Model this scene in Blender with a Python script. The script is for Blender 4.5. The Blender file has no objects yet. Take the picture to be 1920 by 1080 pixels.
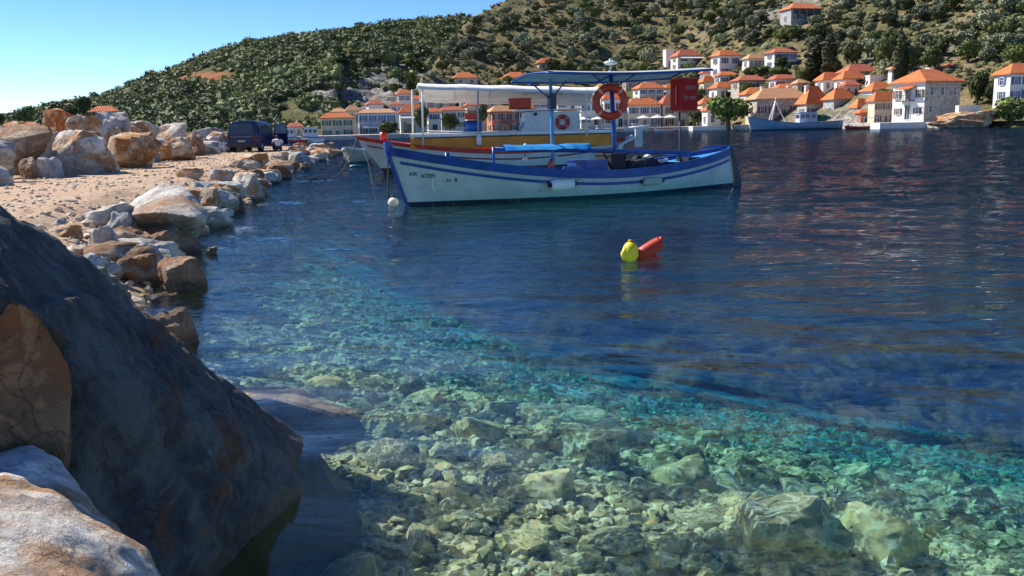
import bpy, bmesh, math, random
import numpy as np
from mathutils import Vector, Matrix, Euler, noise
R = math.radians
random.seed(7)
rng = np.random.default_rng(7)
sc = bpy.context.scene
C = sc.collection

# ------------------------------------------------------------------ camera
F = 1663.0                      # focal length in pixels of a 1920 wide picture
CAMZ = 1.6
cam = bpy.data.cameras.new('camera')
cam.sensor_width = 36; cam.lens = F / 1920 * 36; cam.clip_start = .05; cam.clip_end = 6000
camo = bpy.data.objects.new('camera', cam); C.objects.link(camo); sc.camera = camo
camo.location = (0, 0, CAMZ)
CR = Matrix.Rotation(R(90 - 10.22), 3, 'X') @ Matrix.Rotation(R(-1.37), 3, 'Z')
camo.rotation_euler = CR.to_euler()

# ------------------------------------------------------------------ light
SUN = Vector((-0.84, 0.46, 0.88)).normalized()
w = bpy.data.worlds.new('World'); sc.world = w; w.use_nodes = True
wn = w.node_tree; bg = wn.nodes['Background']
sky = wn.nodes.new('ShaderNodeTexSky'); sky.sky_type = 'NISHITA'; sky.sun_disc = False
sky.sun_elevation = math.asin(SUN.z); sky.sun_rotation = math.atan2(SUN.x, SUN.y)
sky.air_density = 1.0; sky.dust_density = 0.0; sky.ozone_density = 4.0; sky.altitude = 2500
hs = wn.nodes.new('ShaderNodeHueSaturation'); hs.inputs['Hue'].default_value = .504; hs.inputs['Saturation'].default_value = 1.12; gm = wn.nodes.new('ShaderNodeGamma'); gm.inputs['Gamma'].default_value = 1.2; wn.links.new(sky.outputs[0], gm.inputs['Color']); wn.links.new(gm.outputs[0], hs.inputs['Color'])
wn.links.new(hs.outputs[0], bg.inputs[0]); bg.inputs[1].default_value = 0.073
sl = bpy.data.lights.new('sun', 'SUN'); sl.energy = 5.0; sl.angle = R(.5); sl.color = (1, .92, .79)
slo = bpy.data.objects.new('sun', sl); C.objects.link(slo)
slo.rotation_euler = SUN.to_track_quat('Z', 'Y').to_euler()
sc.view_settings.view_transform = 'Standard'; sc.view_settings.look = 'None'
sc.view_settings.exposure = 0.62; sc.view_settings.gamma = 1; sc.view_settings.use_curve_mapping = False
sc.render.engine = 'CYCLES'
cy = sc.cycles
cy.max_bounces = 10; cy.transparent_max_bounces = 16; cy.transmission_bounces = 8; cy.diffuse_bounces = 3; cy.glossy_bounces = 4
cy.use_denoising = True; cy.sample_clamp_indirect = 6
cy.volume_max_steps = 64

# ------------------------------------------------------------------ picture <-> place
def ray(u, v):
    return (CR @ Vector(((u - 960) / F, (540 - v) / F, -1)))
def at_z(u, v, z):
    d = ray(u, v); t = (z - CAMZ) / d.z
    return Vector((0, 0, CAMZ)) + d * t
def at_y(u, v, y):
    d = ray(u, v); return Vector((0, 0, CAMZ)) + d * (y / d.y)
def hor(u): return 240 + (960 - u) * math.tan(R(1.37))
def gx(u):
    d = ray(u, hor(u)); return d.x / d.y
def u_of(x, y):                  # column of a ground direction
    return 960 + x / max(y, .01) * F * .985

# ------------------------------------------------------------------ mesh builder
class MB:
    def __init__(s): s.v = []; s.f = []; s.m = []; s.sm = []
    def add(s, vs, fs, mi=0, smooth=False):
        n = len(s.v); s.v += [tuple(p) for p in vs]
        for q in fs: s.f.append(tuple(i + n for i in q)); s.m.append(mi); s.sm.append(smooth)
        return s
    def box(s, c, size, rz=0, mi=0, rx=0, ry=0, taper=1.0):
        M = Euler((rx, ry, rz)).to_matrix(); c = Vector(c); x, y, z = [a / 2 for a in size]
        vs = []
        for sz in (-1, 1):
            k = taper if sz > 0 else 1
            for sx, sy in ((-1, -1), (1, -1), (1, 1), (-1, 1)): vs.append(c + M @ Vector((sx * x * k, sy * y * k, sz * z)))
        return s.add(vs, [(3, 2, 1, 0), (4, 5, 6, 7), (0, 1, 5, 4), (1, 2, 6, 5), (2, 3, 7, 6), (3, 0, 4, 7)], mi)
    def tube(s, pts, r, n=8, mi=0, cap=True):
        pts = [Vector(p) for p in pts]; N = len(pts)
        rr = r if isinstance(r, (list, tuple)) else [r] * N
        vs = []; prev = None
        for i, p in enumerate(pts):
            t = (pts[min(i + 1, N - 1)] - pts[max(i - 1, 0)])
            if t.length < 1e-9: t = Vector((0, 0, 1))
            t.normalize()
            a = prev if prev is not None else (Vector((0, 0, 1)) if abs(t.z) < .9 else Vector((1, 0, 0)))
            a = (a - t * a.dot(t)); 
            if a.length < 1e-6: a = t.orthogonal()
            a.normalize(); b = t.cross(a); prev = a
            for k in range(n):
                an = 2 * math.pi * k / n; vs.append(p + (a * math.cos(an) + b * math.sin(an)) * rr[i])
        fs = [(i * n + k, i * n + (k + 1) % n, (i + 1) * n + (k + 1) % n, (i + 1) * n + k) for i in range(N - 1) for k in range(n)]
        if cap: fs += [tuple(reversed(range(n))), tuple(range((N - 1) * n, N * n))]
        return s.add(vs, fs, mi, True)
    def ball(s, c, r, mi=0, n=12, m=8):
        c = Vector(c); r = Vector(r) if hasattr(r, '__len__') else Vector((r, r, r)); vs = [c + Vector((0, 0, -r.z))]
        for j in range(1, m):
            ph = -math.pi / 2 + math.pi * j / m
            for i in range(n):
                th = 2 * math.pi * i / n
                vs.append(c + Vector((math.cos(ph) * math.cos(th) * r.x, math.cos(ph) * math.sin(th) * r.y, math.sin(ph) * r.z)))
        vs.append(c + Vector((0, 0, r.z))); L = len(vs) - 1
        fs = [(0, 1 + (i + 1) % n, 1 + i) for i in range(n)]
        for j in range(m - 2):
            for i in range(n):
                a = 1 + j * n + i; b = 1 + j * n + (i + 1) % n; fs.append((a, b, b + n, a + n))
        fs += [(L, 1 + (m - 2) * n + i, 1 + (m - 2) * n + (i + 1) % n) for i in range(n)]
        return s.add(vs, fs, mi, True)
    def grid(s, rows, mi=0, smooth=True, close=False):
        n = len(rows[0]); vs = [p for r in rows for p in r]
        fs = []
        for i in range(len(rows) - 1):
            for k in range(n - (0 if close else 1)):
                fs.append((i * n + k, i * n + (k + 1) % n, (i + 1) * n + (k + 1) % n, (i + 1) * n + k))
        return s.add(vs, fs, mi, smooth)
    def slab(s, poly, z0, z1, mi=0):
        n = len(poly); vs = [(p[0], p[1], z0) for p in poly] + [(p[0], p[1], z1) for p in poly]
        fs = [tuple(reversed(range(n))), tuple(range(n, 2 * n))] + [(i, (i + 1) % n, n + (i + 1) % n, n + i) for i in range(n)]
        return s.add(vs, fs, mi)
    def mesh(s, name, mats):
        me = bpy.data.meshes.new(name); me.from_pydata(s.v, [], s.f)
        for m in (mats if isinstance(mats, (list, tuple)) else [mats]): me.materials.append(m)
        me.polygons.foreach_set('material_index', s.m); me.polygons.foreach_set('use_smooth', s.sm); me.update()
        return me
    def build(s, name, mats, parent=None, **kw):
        return link(name, s.mesh(name, mats), parent, **kw)

def link(name, me, parent=None, loc=None, rz=None, scale=None):
    o = bpy.data.objects.new(name, me); C.objects.link(o)
    if parent: o.parent = parent
    if loc is not None: o.location = loc
    if rz is not None: o.rotation_euler = (0, 0, rz)
    if scale is not None: o.scale = scale
    return o
def tag(o, label=None, cat=None, group=None, kind=None):
    if label: o['label'] = label
    if cat: o['category'] = cat
    if group: o['group'] = group
    if kind: o['kind'] = kind
    return o
def thing(name, label, cat, loc=(0, 0, 0), rz=0, group=None):
    o = bpy.data.objects.new(name, None); C.objects.link(o); o.empty_display_size = .2
    o.location = loc; o.rotation_euler = (0, 0, rz); return tag(o, label, cat, group)
def np_mesh(name, V, Fa, mats, smooth=True, sharp=0):
    me = bpy.data.meshes.new(name); nv = len(V); nf = len(Fa); k = Fa.shape[1]
    me.vertices.add(nv); me.vertices.foreach_set('co', np.asarray(V, dtype=np.float32).ravel())
    me.loops.add(nf * k); me.loops.foreach_set('vertex_index', np.asarray(Fa, dtype=np.int32).ravel())
    me.polygons.add(nf); me.polygons.foreach_set('loop_start', np.arange(nf, dtype=np.int32) * k)
    me.polygons.foreach_set('use_smooth', np.full(nf, smooth)); me.update(calc_edges=True)
    for m in (mats if isinstance(mats, (list, tuple)) else [mats]): me.materials.append(m)
    if sharp: me.set_sharp_from_angle(angle=R(sharp))
    return me
def grid_mesh(name, X, Y, Z, mats, smooth=True):
    ny, nx = X.shape; V = np.stack([X, Y, Z], -1).reshape(-1, 3)
    i = np.arange(ny - 1)[:, None] * nx + np.arange(nx - 1)[None]
    return np_mesh(name, V, np.stack([i, i + 1, i + nx + 1, i + nx], -1).reshape(-1, 4), mats, smooth)

# value noise in numpy -------------------------------------------------
_T = rng.random((256, 256))
def vnoise(x, y):
    xi = np.floor(x).astype(int); yi = np.floor(y).astype(int); fx = x - xi; fy = y - yi
    fx = fx * fx * (3 - 2 * fx); fy = fy * fy * (3 - 2 * fy)
    a = _T[xi & 255, yi & 255]; b = _T[(xi + 1) & 255, yi & 255]; c = _T[xi & 255, (yi + 1) & 255]; d = _T[(xi + 1) & 255, (yi + 1) & 255]
    return (a * (1 - fx) + b * fx) * (1 - fy) + (c * (1 - fx) + d * fx) * fy
def fbm(x, y, o=4, g=.5):
    r = 0; a = 1; t = 0
    for k in range(o): r = r + a * (vnoise(x * 2 ** k + 17.3 * k, y * 2 ** k + 9.1 * k) * 2 - 1); t += a; a *= g
    return r / t

# ------------------------------------------------------------------ materials
class NT:
    def __init__(s, name):
        s.m = bpy.data.materials.new(name); s.m.use_nodes = True; s.t = s.m.node_tree
        s.b = s.t.nodes['Principled BSDF']; s.out = s.t.nodes['Material Output']
    def n(s, typ, **kw):
        x = s.t.nodes.new('ShaderNode' + typ)
        for k, v in kw.items(): setattr(x, k, v)
        return x
    def l(s, a, b): s.t.links.new(a, b)
    def val(s, sock, v):
        if hasattr(v, 'links') or hasattr(v, 'is_output'): s.l(v, sock)
        else: sock.default_value = v
    def noise(s, vec, scale, detail=4, rough=.55, dist=0):
        x = s.n('TexNoise'); x.inputs['Scale'].default_value = scale; x.inputs['Detail'].default_value = detail
        x.inputs['Roughness'].default_value = rough; x.inputs['Distortion'].default_value = dist
        if vec is not None: s.l(vec, x.inputs['Vector'])
        return x.outputs['Fac']
    def ramp(s, fac, stops, interp='LINEAR'):
        x = s.n('ValToRGB'); x.color_ramp.interpolation = interp; e = x.color_ramp.elements
        while len(e) > 1: e.remove(e[-1])
        e[0].position = stops[0][0]; e[0].color = col(stops[0][1])
        for p, c in stops[1:]: q = e.new(p); q.color = col(c)
        s.l(fac, x.inputs[0]); return x.outputs[0]
    def mix(s, fac, a, b, mode='MIX'):
        x = s.n('Mix', data_type='RGBA', blend_type=mode); s.val(x.inputs[0], fac)
        s.val(x.inputs[6], a if not isinstance(a, tuple) else col(a)); s.val(x.inputs[7], b if not isinstance(b, tuple) else col(b))
        return x.outputs[2]
    def math(s, op, a, b=0.0, c=None):
        x = s.n('Math', operation=op); s.val(x.inputs[0], a); s.val(x.inputs[1], b)
        if c is not None: s.val(x.inputs[2], c)
        return x.outputs[0]
    def bump(s, h, strength=.5, dist=.05, normal=None):
        x = s.n('Bump'); x.inputs['Strength'].default_value = strength; x.inputs['Distance'].default_value = dist
        s.l(h, x.inputs['Height'])
        if normal is not None: s.l(normal, x.inputs['Normal'])
        return x.outputs[0]
    def objvec(s, rnd=True):
        tc = s.n('TexCoord')
        if not rnd: return tc.outputs['Object']
        oi = s.n('ObjectInfo'); mu = s.n('VectorMath', operation='SCALE'); s.l(oi.outputs['Random'], mu.inputs[3]); mu.inputs[0].default_value = (37, 53, 71)
        ad = s.n('VectorMath', operation='ADD'); s.l(tc.outputs['Object'], ad.inputs[0]); s.l(mu.outputs[0], ad.inputs[1]); return ad.outputs[0]
def col(c):
    return tuple(c) + (1,) if len(c) == 3 else tuple(c)
_mc = {}
def paint(name, c, rough=.45, var=.12, scale=6, metal=0, bump=0, emis=None):
    if name in _mc: return _mc[name]
    t = NT(name); v = t.objvec()
    f = t.noise(v, scale, 5, .6)
    dark = tuple(x * (1 - var * 2.2) for x in c); light = tuple(min(1, x * (1 + var)) for x in c)
    t.l(t.ramp(f, [(.3, dark), (.62, light)]), t.b.inputs['Base Color'])
    t.b.inputs['Roughness'].default_value = rough; t.b.inputs['Metallic'].default_value = metal
    if bump: t.l(t.bump(t.noise(v, scale * 8, 4), bump, .02), t.b.inputs['Normal'])
    _mc[name] = t.m; return t.m

def rock_mat(name, base, light, stain, stain_amt, dark=(.06, .055, .05), scale=1.0, wet=True, edge=0.0):
    t = NT(name); v = t.objvec()
    n1 = t.noise(v, 1.3 * scale, 7, .62, .6); n2 = t.noise(v, 5.0 * scale, 6, .65, .3)
    c = t.ramp(n1, [(.30, tuple(x * .62 for x in base)), (.47, base), (.60, light)])
    st = t.noise(v, .9 * scale, 5, .6, 1.0)
    m = t.ramp(st, [(.62 - stain_amt * .35, (0, 0, 0)), (.70 - stain_amt * .3, (1, 1, 1))])
    c = t.mix(m, c, t.mix(n2, tuple(x * .6 for x in stain), stain))
    # pale veins and dark fissures
    n4 = t.noise(v, 2.6 * scale, 8, .72, 1.5)
    c = t.mix(t.ramp(n4, [(.53, (0, 0, 0)), (.60, (.75, .75, .75))]), c, light)
    fs_ = t.n('TexVoronoi', feature='DISTANCE_TO_EDGE'); fs_.inputs['Scale'].default_value = 1.7 * scale
    wv = t.n('VectorMath', operation='ADD'); nv = t.n('TexNoise'); nv.inputs['Scale'].default_value = 3 * scale; nv.inputs['Detail'].default_value = 5; t.l(v, nv.inputs['Vector']); t.l(v, wv.inputs[0]); sc2 = t.n('VectorMath', operation='SCALE'); sc2.inputs[3].default_value = .45; t.l(nv.outputs['Color'], sc2.inputs[0]); t.l(sc2.outputs[0], wv.inputs[1]); t.l(wv.outputs[0], fs_.inputs['Vector'])
    crk = t.ramp(fs_.outputs['Distance'], [(.0, (1, 1, 1)), (.022, (0, 0, 0))]); c = t.mix(t.math('MULTIPLY', crk, .55), c, dark)
    sp = t.ramp(n2, [(.30, (1, 1, 1)), (.42, (0, 0, 0))]); c = t.mix(sp, c, t.mix(.5, c, dark))
    if edge:                        # pale arrises put into the colour for sunlit ridgelines
        gp = t.n('NewGeometry'); e_ = t.math('ADD', gp.outputs['Pointiness'], t.math('MULTIPLY', t.math('SUBTRACT', n2, .5), .06))
        c = t.mix(t.math('MULTIPLY', t.ramp(e_, [(.54, (0, 0, 0)), (.59, (1, 1, 1))]), edge), c, (.55, .52, .48))
    if wet:
        g = t.n('NewGeometry'); s = t.n('SeparateXYZ'); t.l(g.outputs['Position'], s.inputs[0])
        zz = t.math('ADD', s.outputs[2], t.math('MULTIPLY', t.math('SUBTRACT', n2, .5), .12))
        wm = t.n('MapRange'); t.l(zz, wm.inputs[0]); wm.inputs[1].default_value = .05; wm.inputs[2].default_value = .13
        wm.inputs[3].default_value = 1; wm.inputs[4].default_value = 0
        c = t.mix(wm.outputs[0], c, t.mix(.65, c, (.05, .04, .022)))
        rg = t.n('MapRange'); t.l(wm.outputs[0], rg.inputs[0]); rg.inputs[3].default_value = .85; rg.inputs[4].default_value = .35
        t.l(rg.outputs[0], t.b.inputs['Roughness'])
    else: t.b.inputs['Roughness'].default_value = .85
    t.l(c, t.b.inputs['Base Color'])
    b = t.bump(n4, .9, .09 / scale); b = t.bump(n2, .9, .06 / scale, b); b = t.bump(crk, -.5, .03, b); b = t.bump(t.noise(v, 22 * scale, 5, .7), .6, .012 / scale, b)
    t.l(b, t.b.inputs['Normal'])
    return t.m
RK_WHITE = rock_mat('rock_white', (.50, .47, .43), (.74, .71, .66), (.52, .27, .12), .35)
RK_GREY = rock_mat('rock_grey', (.36, .37, .37), (.62, .62, .60), (.46, .28, .15), .15)
RK_TAN = rock_mat('rock_tan', (.54, .40, .26), (.74, .62, .46), (.56, .24, .07), .55)
RK_ORANGE = rock_mat('rock_orange', (.58, .27, .10), (.66, .50, .34), (.60, .17, .035), .75)
RK_BROWN = rock_mat('rock_brown', (.30, .21, .14), (.46, .37, .28), (.34, .16, .07), .5)
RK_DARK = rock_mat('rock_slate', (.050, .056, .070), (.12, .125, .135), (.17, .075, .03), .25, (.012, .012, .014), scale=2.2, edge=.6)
RK_RUST = rock_mat('rock_rust', (.20, .12, .075), (.40, .24, .13), (.36, .14, .045), .6, (.02, .015, .012), scale=1.6)
RK_SUNK = rock_mat('rock_sunken', (.27, .22, .13), (.46, .39, .25), (.30, .20, .10), .35, wet=False)
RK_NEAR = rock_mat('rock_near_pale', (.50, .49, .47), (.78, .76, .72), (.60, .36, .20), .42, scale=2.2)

# ------------------------------------------------------------------ rocks
def ico(sub):
    bm = bmesh.new(); bmesh.ops.create_icosphere(bm, subdivisions=sub, radius=1)
    V = np.array([v.co[:] for v in bm.verts]); Fa = np.array([[v.index for v in f.verts] for f in bm.faces]); bm.free(); return V, Fa
ICO = {k: ico(k) for k in (1, 2, 3, 4, 5)}
ICO[6] = ico(6); ICO[7] = ico(7)
def rough_dirs(V, planes, h, p=14):
    D = V @ planes.T; r = np.where(D > .05, h[None] / np.maximum(D, .05), 50.0)
    return (np.sum(r ** -p, 1)) ** (-1 / p)         # soft minimum: slightly worn arrises
def displace(P, N, amp, scale, seed, octv=5):
    off = Vector((seed * 3.7, seed * 1.3, seed * 7.9))
    d = np.array([noise.fractal(Vector(p) * scale + off, .9, 2.1, octv) for p in P])
    return P + N * (d * amp)[:, None]
def rock_mesh(seed, sub=4, planes=13, rough=.06, flat=.0):
    r_ = np.random.default_rng(seed); V, Fa = ICO[sub]
    n = r_.normal(size=(planes, 3)); n /= np.linalg.norm(n, axis=1)[:, None]; h = r_.uniform(.62, 1.0, planes)
    n = np.vstack([n, np.eye(3), -np.eye(3)]); h = np.concatenate([h, np.full(6, 1.0)])
    r = np.minimum(rough_dirs(V, n, h, 80), 1.6); P = V * r[:, None]
    P = displace(P, V, rough * 2.4, 1.3, seed, 3)
    P = displace(P, V, rough * .55, 4.0, seed + 3, 4)
    lo = P.min(0); hi = P.max(0); P = (P - (lo + hi) / 2) / (hi - lo)      # unit box
    return P, Fa
def boulder(name, label, c, size, seed, mat, rz=0, tilt=(0, 0), sub=4, rough=.06, group=None, parent=None, cat='boulder', planes=13):
    P, Fa = rock_mesh(seed, sub, planes, rough)
    M = np.array(Euler((tilt[0], tilt[1], rz)).to_matrix()); P = (P * np.array(size)) @ M.T
    lo = P.min(0); hi = P.max(0); P = (P - (lo + hi) / 2) * (np.array(size) / (hi - lo) if abs(rz) + abs(tilt[0]) + abs(tilt[1]) else 1)
    me = np_mesh(name, P, Fa, mat, True, 24)
    o = link(name, me, parent, loc=c)
    if parent is None: tag(o, label, cat, group)
    return o
def hull_rock(name, label, pts, mat, seed, rough, sub=6, p=60, cat='boulder', fine=1.0, strata=0):
    bm = bmesh.new()
    for q in pts: bm.verts.new(q)
    bmesh.ops.convex_hull(bm, input=bm.verts); bm.normal_update()
    c = sum((Vector(q) for q in pts), Vector()) / len(pts)
    n = []; h = []
    for f in bm.faces:
        nn = f.normal.copy(); d = nn.dot(f.verts[0].co - c)
        if d < 0: nn = -nn; d = -d
        if any(nn.dot(Vector(a)) > .9995 for a in n): continue
        n.append(nn[:]); h.append(d)
    bm.free(); V, Fa = ICO[sub]
    ext = np.array([max(abs((Vector(q) - c)[k]) for q in pts) for k in range(3)])
    Vs = V * ext; L = np.linalg.norm(Vs, axis=1)[:, None]; Vd = Vs / L
    r = rough_dirs(Vd, np.array(n), np.array(h), p); P = Vd * r[:, None]
    s = float(ext.mean()); nrm = Vd
    P = displace(P, nrm, rough * s, 1.0 / s, seed, 4); P = displace(P, nrm, rough * .5 * s, 4.5 / s, seed + 5, 5)
    P = displace(P, nrm, rough * .16 * s * fine, 18 / s, seed + 9, 4)
    if strata:                     # bedding planes weathered into ledges
        q = P @ np.array((.62, .35, .70)) * 5.5 + np.array([noise.noise(Vector(a) * 1.3) for a in P]) * 1.6
        saw = (q % 1.0); saw = np.where(saw < .82, saw / .82, (1 - saw) / .18)
        P = P + nrm * ((saw - .5) * strata * (.5 + .5 * vnoise(q // 1.0 * 3.7 + 5, q * 0)))[:, None]
    me = np_mesh(name, P, Fa, mat, True, 26)
    return tag(link(name, me, loc=c), label, cat)

def L(pts, x):                    # linear interpolation through a list of pairs
    return np.interp(x, [a for a, b in pts], [b for a, b in pts])

# ------------------------------------------------------------------ near ground: pier, shore, sea bed
EDGE_PX = [(235, 735), (262, 640), (285, 545), (330, 455), (392, 425), (455, 398), (490, 360), (520, 336), (560, 318), (600, 301), (632, 288)]
EP = [at_z(u, v, 0) for u, v in EDGE_PX]
EDGE = [(-40, -2.6), (2.0, -2.4), (4.5, -2.6)] + sorted([(p.y, p.x) for p in EP if p.y > 5])
PIER_END = 72.0
def edge_x(y):
    return L(EDGE, y) + .0
def ground(x, y):
    s = x - edge_x(y) - np.clip((y - PIER_END) * -1, -0, 0)
    s = np.maximum(s, (y - PIER_END) * .9)               # the pier ends here
    left = -(x - (-16 - .14 * y))                        # seaward side of the breakwater
    s = np.maximum(s, left)
    top = .60 + .05 * fbm(x * .35, y * .35, 3)
    land = np.minimum(-s * .38 - .02, top)
    s = s + np.where(s > 1.5, 1, 0) * np.clip((s - 1.5) / 2, 0, 1) * 1.3 * fbm(x * .28 + 11, y * .28, 3)
    deep = -(.45 + .15 * np.minimum(s, 4.5) + .19 * np.clip(s - 4.2, 0, 30) + .10 * np.clip(s - 16.5, 0, 40)) - .14 * np.clip(y - 7.5, 0, 40) * np.clip((s - 1.5) / 6, 0, 1) - .05 * np.clip(y - 5, 0, 25)
    near = np.clip((s + .1) / .8, 0, 1)
    sea = (-.02 - .38 * s * 1.0) * (1 - near) + deep * near
    z = np.where(s < 0, land, np.maximum(sea, -12.5))
    amp = np.clip(np.abs(s) * .4, .04, .22)
    return z + amp * .55 * fbm(x * .9, y * .9, 4) * np.where(s < -2, .12, 1)
xs = np.concatenate([np.linspace(-60, -20, 40, endpoint=False), np.linspace(-20, 10, 400, endpoint=False), np.linspace(10, 120, 120)])
ys = np.concatenate([np.linspace(-8, 24, 420, endpoint=False), np.geomspace(24, 300, 260)])
X, Y = np.meshgrid(xs, ys); Z = ground(X, Y)

def bed_mat():
    t = NT('seabed_shingle'); tc = t.n('TexCoord'); v = tc.outputs['Object']
    vo = t.n('TexVoronoi'); vo.inputs['Scale'].default_value = 9; t.l(v, vo.inputs['Vector'])
    n1 = t.noise(v, .8, 5, .6); n2 = t.noise(v, 14, 5, .6)
    c = t.ramp(n2, [(.3, (.12, .11, .06)), (.5, (.34, .30, .17)), (.68, (.55, .50, .34))])
    c = t.mix(t.ramp(vo.outputs['Distance'], [(.35, (0, 0, 0)), (.75, (1, 1, 1))]), c, (.05, .05, .03))
    c = t.mix(t.ramp(n1, [(.45, (0, 0, 0)), (.62, (1, 1, 1))]), c, (.56, .50, .36))
    g = t.n('NewGeometry'); s = t.n('SeparateXYZ'); t.l(g.outputs['Position'], s.inputs[0]); dm = t.n('MapRange'); t.l(s.outputs[2], dm.inputs[0]); dm.inputs[1].default_value = -1.1; dm.inputs[2].default_value = -2.0; dm.inputs[3].default_value = 0; dm.inputs[4].default_value = .9
    c = t.mix(dm.outputs[0], c, t.ramp(n1, [(.40, (.20, .21, .14)), (.47, (.50, .48, .38)), (.6, (.78, .76, .64))]))
    t.l(c, t.b.inputs['Base Color']); t.b.inputs['Roughness'].default_value = .9
    t.l(t.bump(vo.outputs['Distance'], -.8, .05), t.b.inputs['Normal']); return t.m
def gravel_mat():
    t = NT('gravel'); tc = t.n('TexCoord'); v = tc.outputs['Object']
    n1 = t.noise(v, .5, 5, .6); n2 = t.noise(v, 9, 6, .7); n3 = t.noise(v, 40, 4, .7)
    c = t.ramp(n2, [(.3, (.26, .17, .10)), (.5, (.53, .38, .25)), (.7, (.74, .62, .48))])
    c = t.mix(t.ramp(n1, [(.40, (0, 0, 0)), (.60, (.7, .7, .7))]), c, (.58, .38, .25))
    c = t.mix(t.ramp(n3, [(.36, (.8, .8, .8)), (.46, (0, 0, 0))]), c, (.16, .11, .08))
    g = t.n('NewGeometry'); s = t.n('SeparateXYZ'); t.l(g.outputs['Position'], s.inputs[0])
    wm = t.n('MapRange'); t.l(s.outputs[2], wm.inputs[0]); wm.inputs[1].default_value = .0; wm.inputs[2].default_value = .12; wm.inputs[3].default_value = 1; wm.inputs[4].default_value = 0
    c = t.mix(wm.outputs[0], c, t.mix(.6, c, (.06, .045, .02)))
    t.l(c, t.b.inputs['Base Color']); t.b.inputs['Roughness'].default_value = .95
    b = t.bump(n2, .8, .06); t.l(t.bump(n3, .7, .02, b), t.b.inputs['Normal']); return t.m
BED = bed_mat(); GRAV = gravel_mat()
me = grid_mesh('seabed', X, Y, Z, [BED, GRAV])
zc = (Z[:-1, :-1] + Z[1:, 1:]) / 2
me.polygons.foreach_set('material_index', (zc > -.02).astype(np.int32).ravel())
SEABED = tag(link('seabed', me), kind='structure')

def gnd(x, y): return float(ground(np.array([x]), np.array([y]))[0])

# ------------------------------------------------------------------ water
def wave_h(X, Y):
    r_ = np.random.default_rng(5); H = np.zeros_like(X)
    dist = np.hypot(X, Y)
    for k in range(46):
        lam = r_.uniform(.22, 2.6) if k < 36 else r_.uniform(3, 9)
        th = r_.normal(R(78), .55); kx = math.cos(th) * 2 * math.pi / lam; ky = math.sin(th) * 2 * math.pi / lam
        a = .0030 * lam ** .75 * (1.15 if lam < 1.0 else .8 if lam < 1.4 else .42 if lam < 3 else .15)
        fade = np.clip(1.5 - np.abs(np.gradient(dist, axis=0)) * 2.4 / lam, 0, 1)
        H += a * fade * np.sin(X * kx + Y * ky + r_.uniform(0, 7) + 1.3 * fbm(X * .22 + k, Y * .22, 2))
    return H * (.55 + .6 * vnoise(X * .16 + 40, Y * .16)) * (.75 + .4 * np.clip((dist - 5) / 14, 0, 1))
ys = np.concatenate([np.linspace(-8, 1.5, 30, endpoint=False), np.geomspace(1.5, 620, 900)])
q = np.linspace(-1, 1, 520); xs = np.sinh(q * 5.2) / math.sinh(5.2) * 560
X, Y = np.meshgrid(xs, ys); Z = wave_h(X, Y)
def water_mat():
    t = NT('sea_surface'); t.t.nodes.remove(t.b)
    tc = t.n('TexCoord'); v = tc.outputs['Object']
    mp = t.n('Mapping'); mp.inputs['Scale'].default_value = (1.0, 2.3, 1); mp.inputs['Rotation'].default_value = (0, 0, R(8)); t.l(v, mp.inputs['Vector'])
    n1 = t.noise(mp.outputs[0], 1.9, 3, .5, .4); n2 = t.noise(mp.outputs[0], 6.5, 3, .5, .2); n3 = t.noise(mp.outputs[0], .16, 3, .5)
    g = t.n('NewGeometry'); ln = t.n('VectorMath', operation='LENGTH'); t.l(g.outputs['Position'], ln.inputs[0])
    far = t.n('MapRange'); t.l(ln.outputs['Value'], far.inputs[0]); far.inputs[1].default_value = 6; far.inputs[2].default_value = 45; far.inputs[3].default_value = .06; far.inputs[4].default_value = 1.5
    am = t.math('MULTIPLY', far.outputs[0], t.math('ADD', n3, .35))
    h = t.math('ADD', t.math('MULTIPLY', n1, .17), t.math('MULTIPLY', n2, .055))
    h = t.math('MULTIPLY', h, am)
    b = t.bump(h, 1.0, 1.0)
    gl = t.n('BsdfGlossy'); gl.inputs['Roughness'].default_value = .02; t.l(b, gl.inputs['Normal'])
    rf = t.n('BsdfRefraction'); rf.inputs['IOR'].default_value = 1.333; rf.inputs['Roughness'].default_value = 0; t.l(b, rf.inputs['Normal'])
    tr = t.n('BsdfTransparent'); m1 = t.n('MixShader'); m1.inputs[0].default_value = .14
    t.l(tr.outputs[0], m1.inputs[1]); t.l(rf.outputs[0], m1.inputs[2])
    fr = t.n('Fresnel'); fr.inputs[0].default_value = 1.333; t.l(b, fr.inputs['Normal'])
    m2 = t.n('MixShader'); t.l(fr.outputs[0], m2.inputs[0]); t.l(m1.outputs[0], m2.inputs[1]); t.l(gl.outputs[0], m2.inputs[2])
    t.l(m2.outputs[0], t.out.inputs[0]); return t.m
WATER = tag(link('water', grid_mesh('water', X, Y, Z, water_mat())), kind='structure')
t = NT('sea_water_body'); t.t.nodes.remove(t.b)
ab = t.n('VolumeAbsorption'); ab.inputs['Color'].default_value = (.28, .845, .93, 1); ab.inputs['Density'].default_value = .30
t.l(ab.outputs[0], t.out.inputs['Volume'])
tag(MB().box((0, 300, -8.06), (1118, 600, 16)).build('water_body', t.m), kind='structure')

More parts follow.
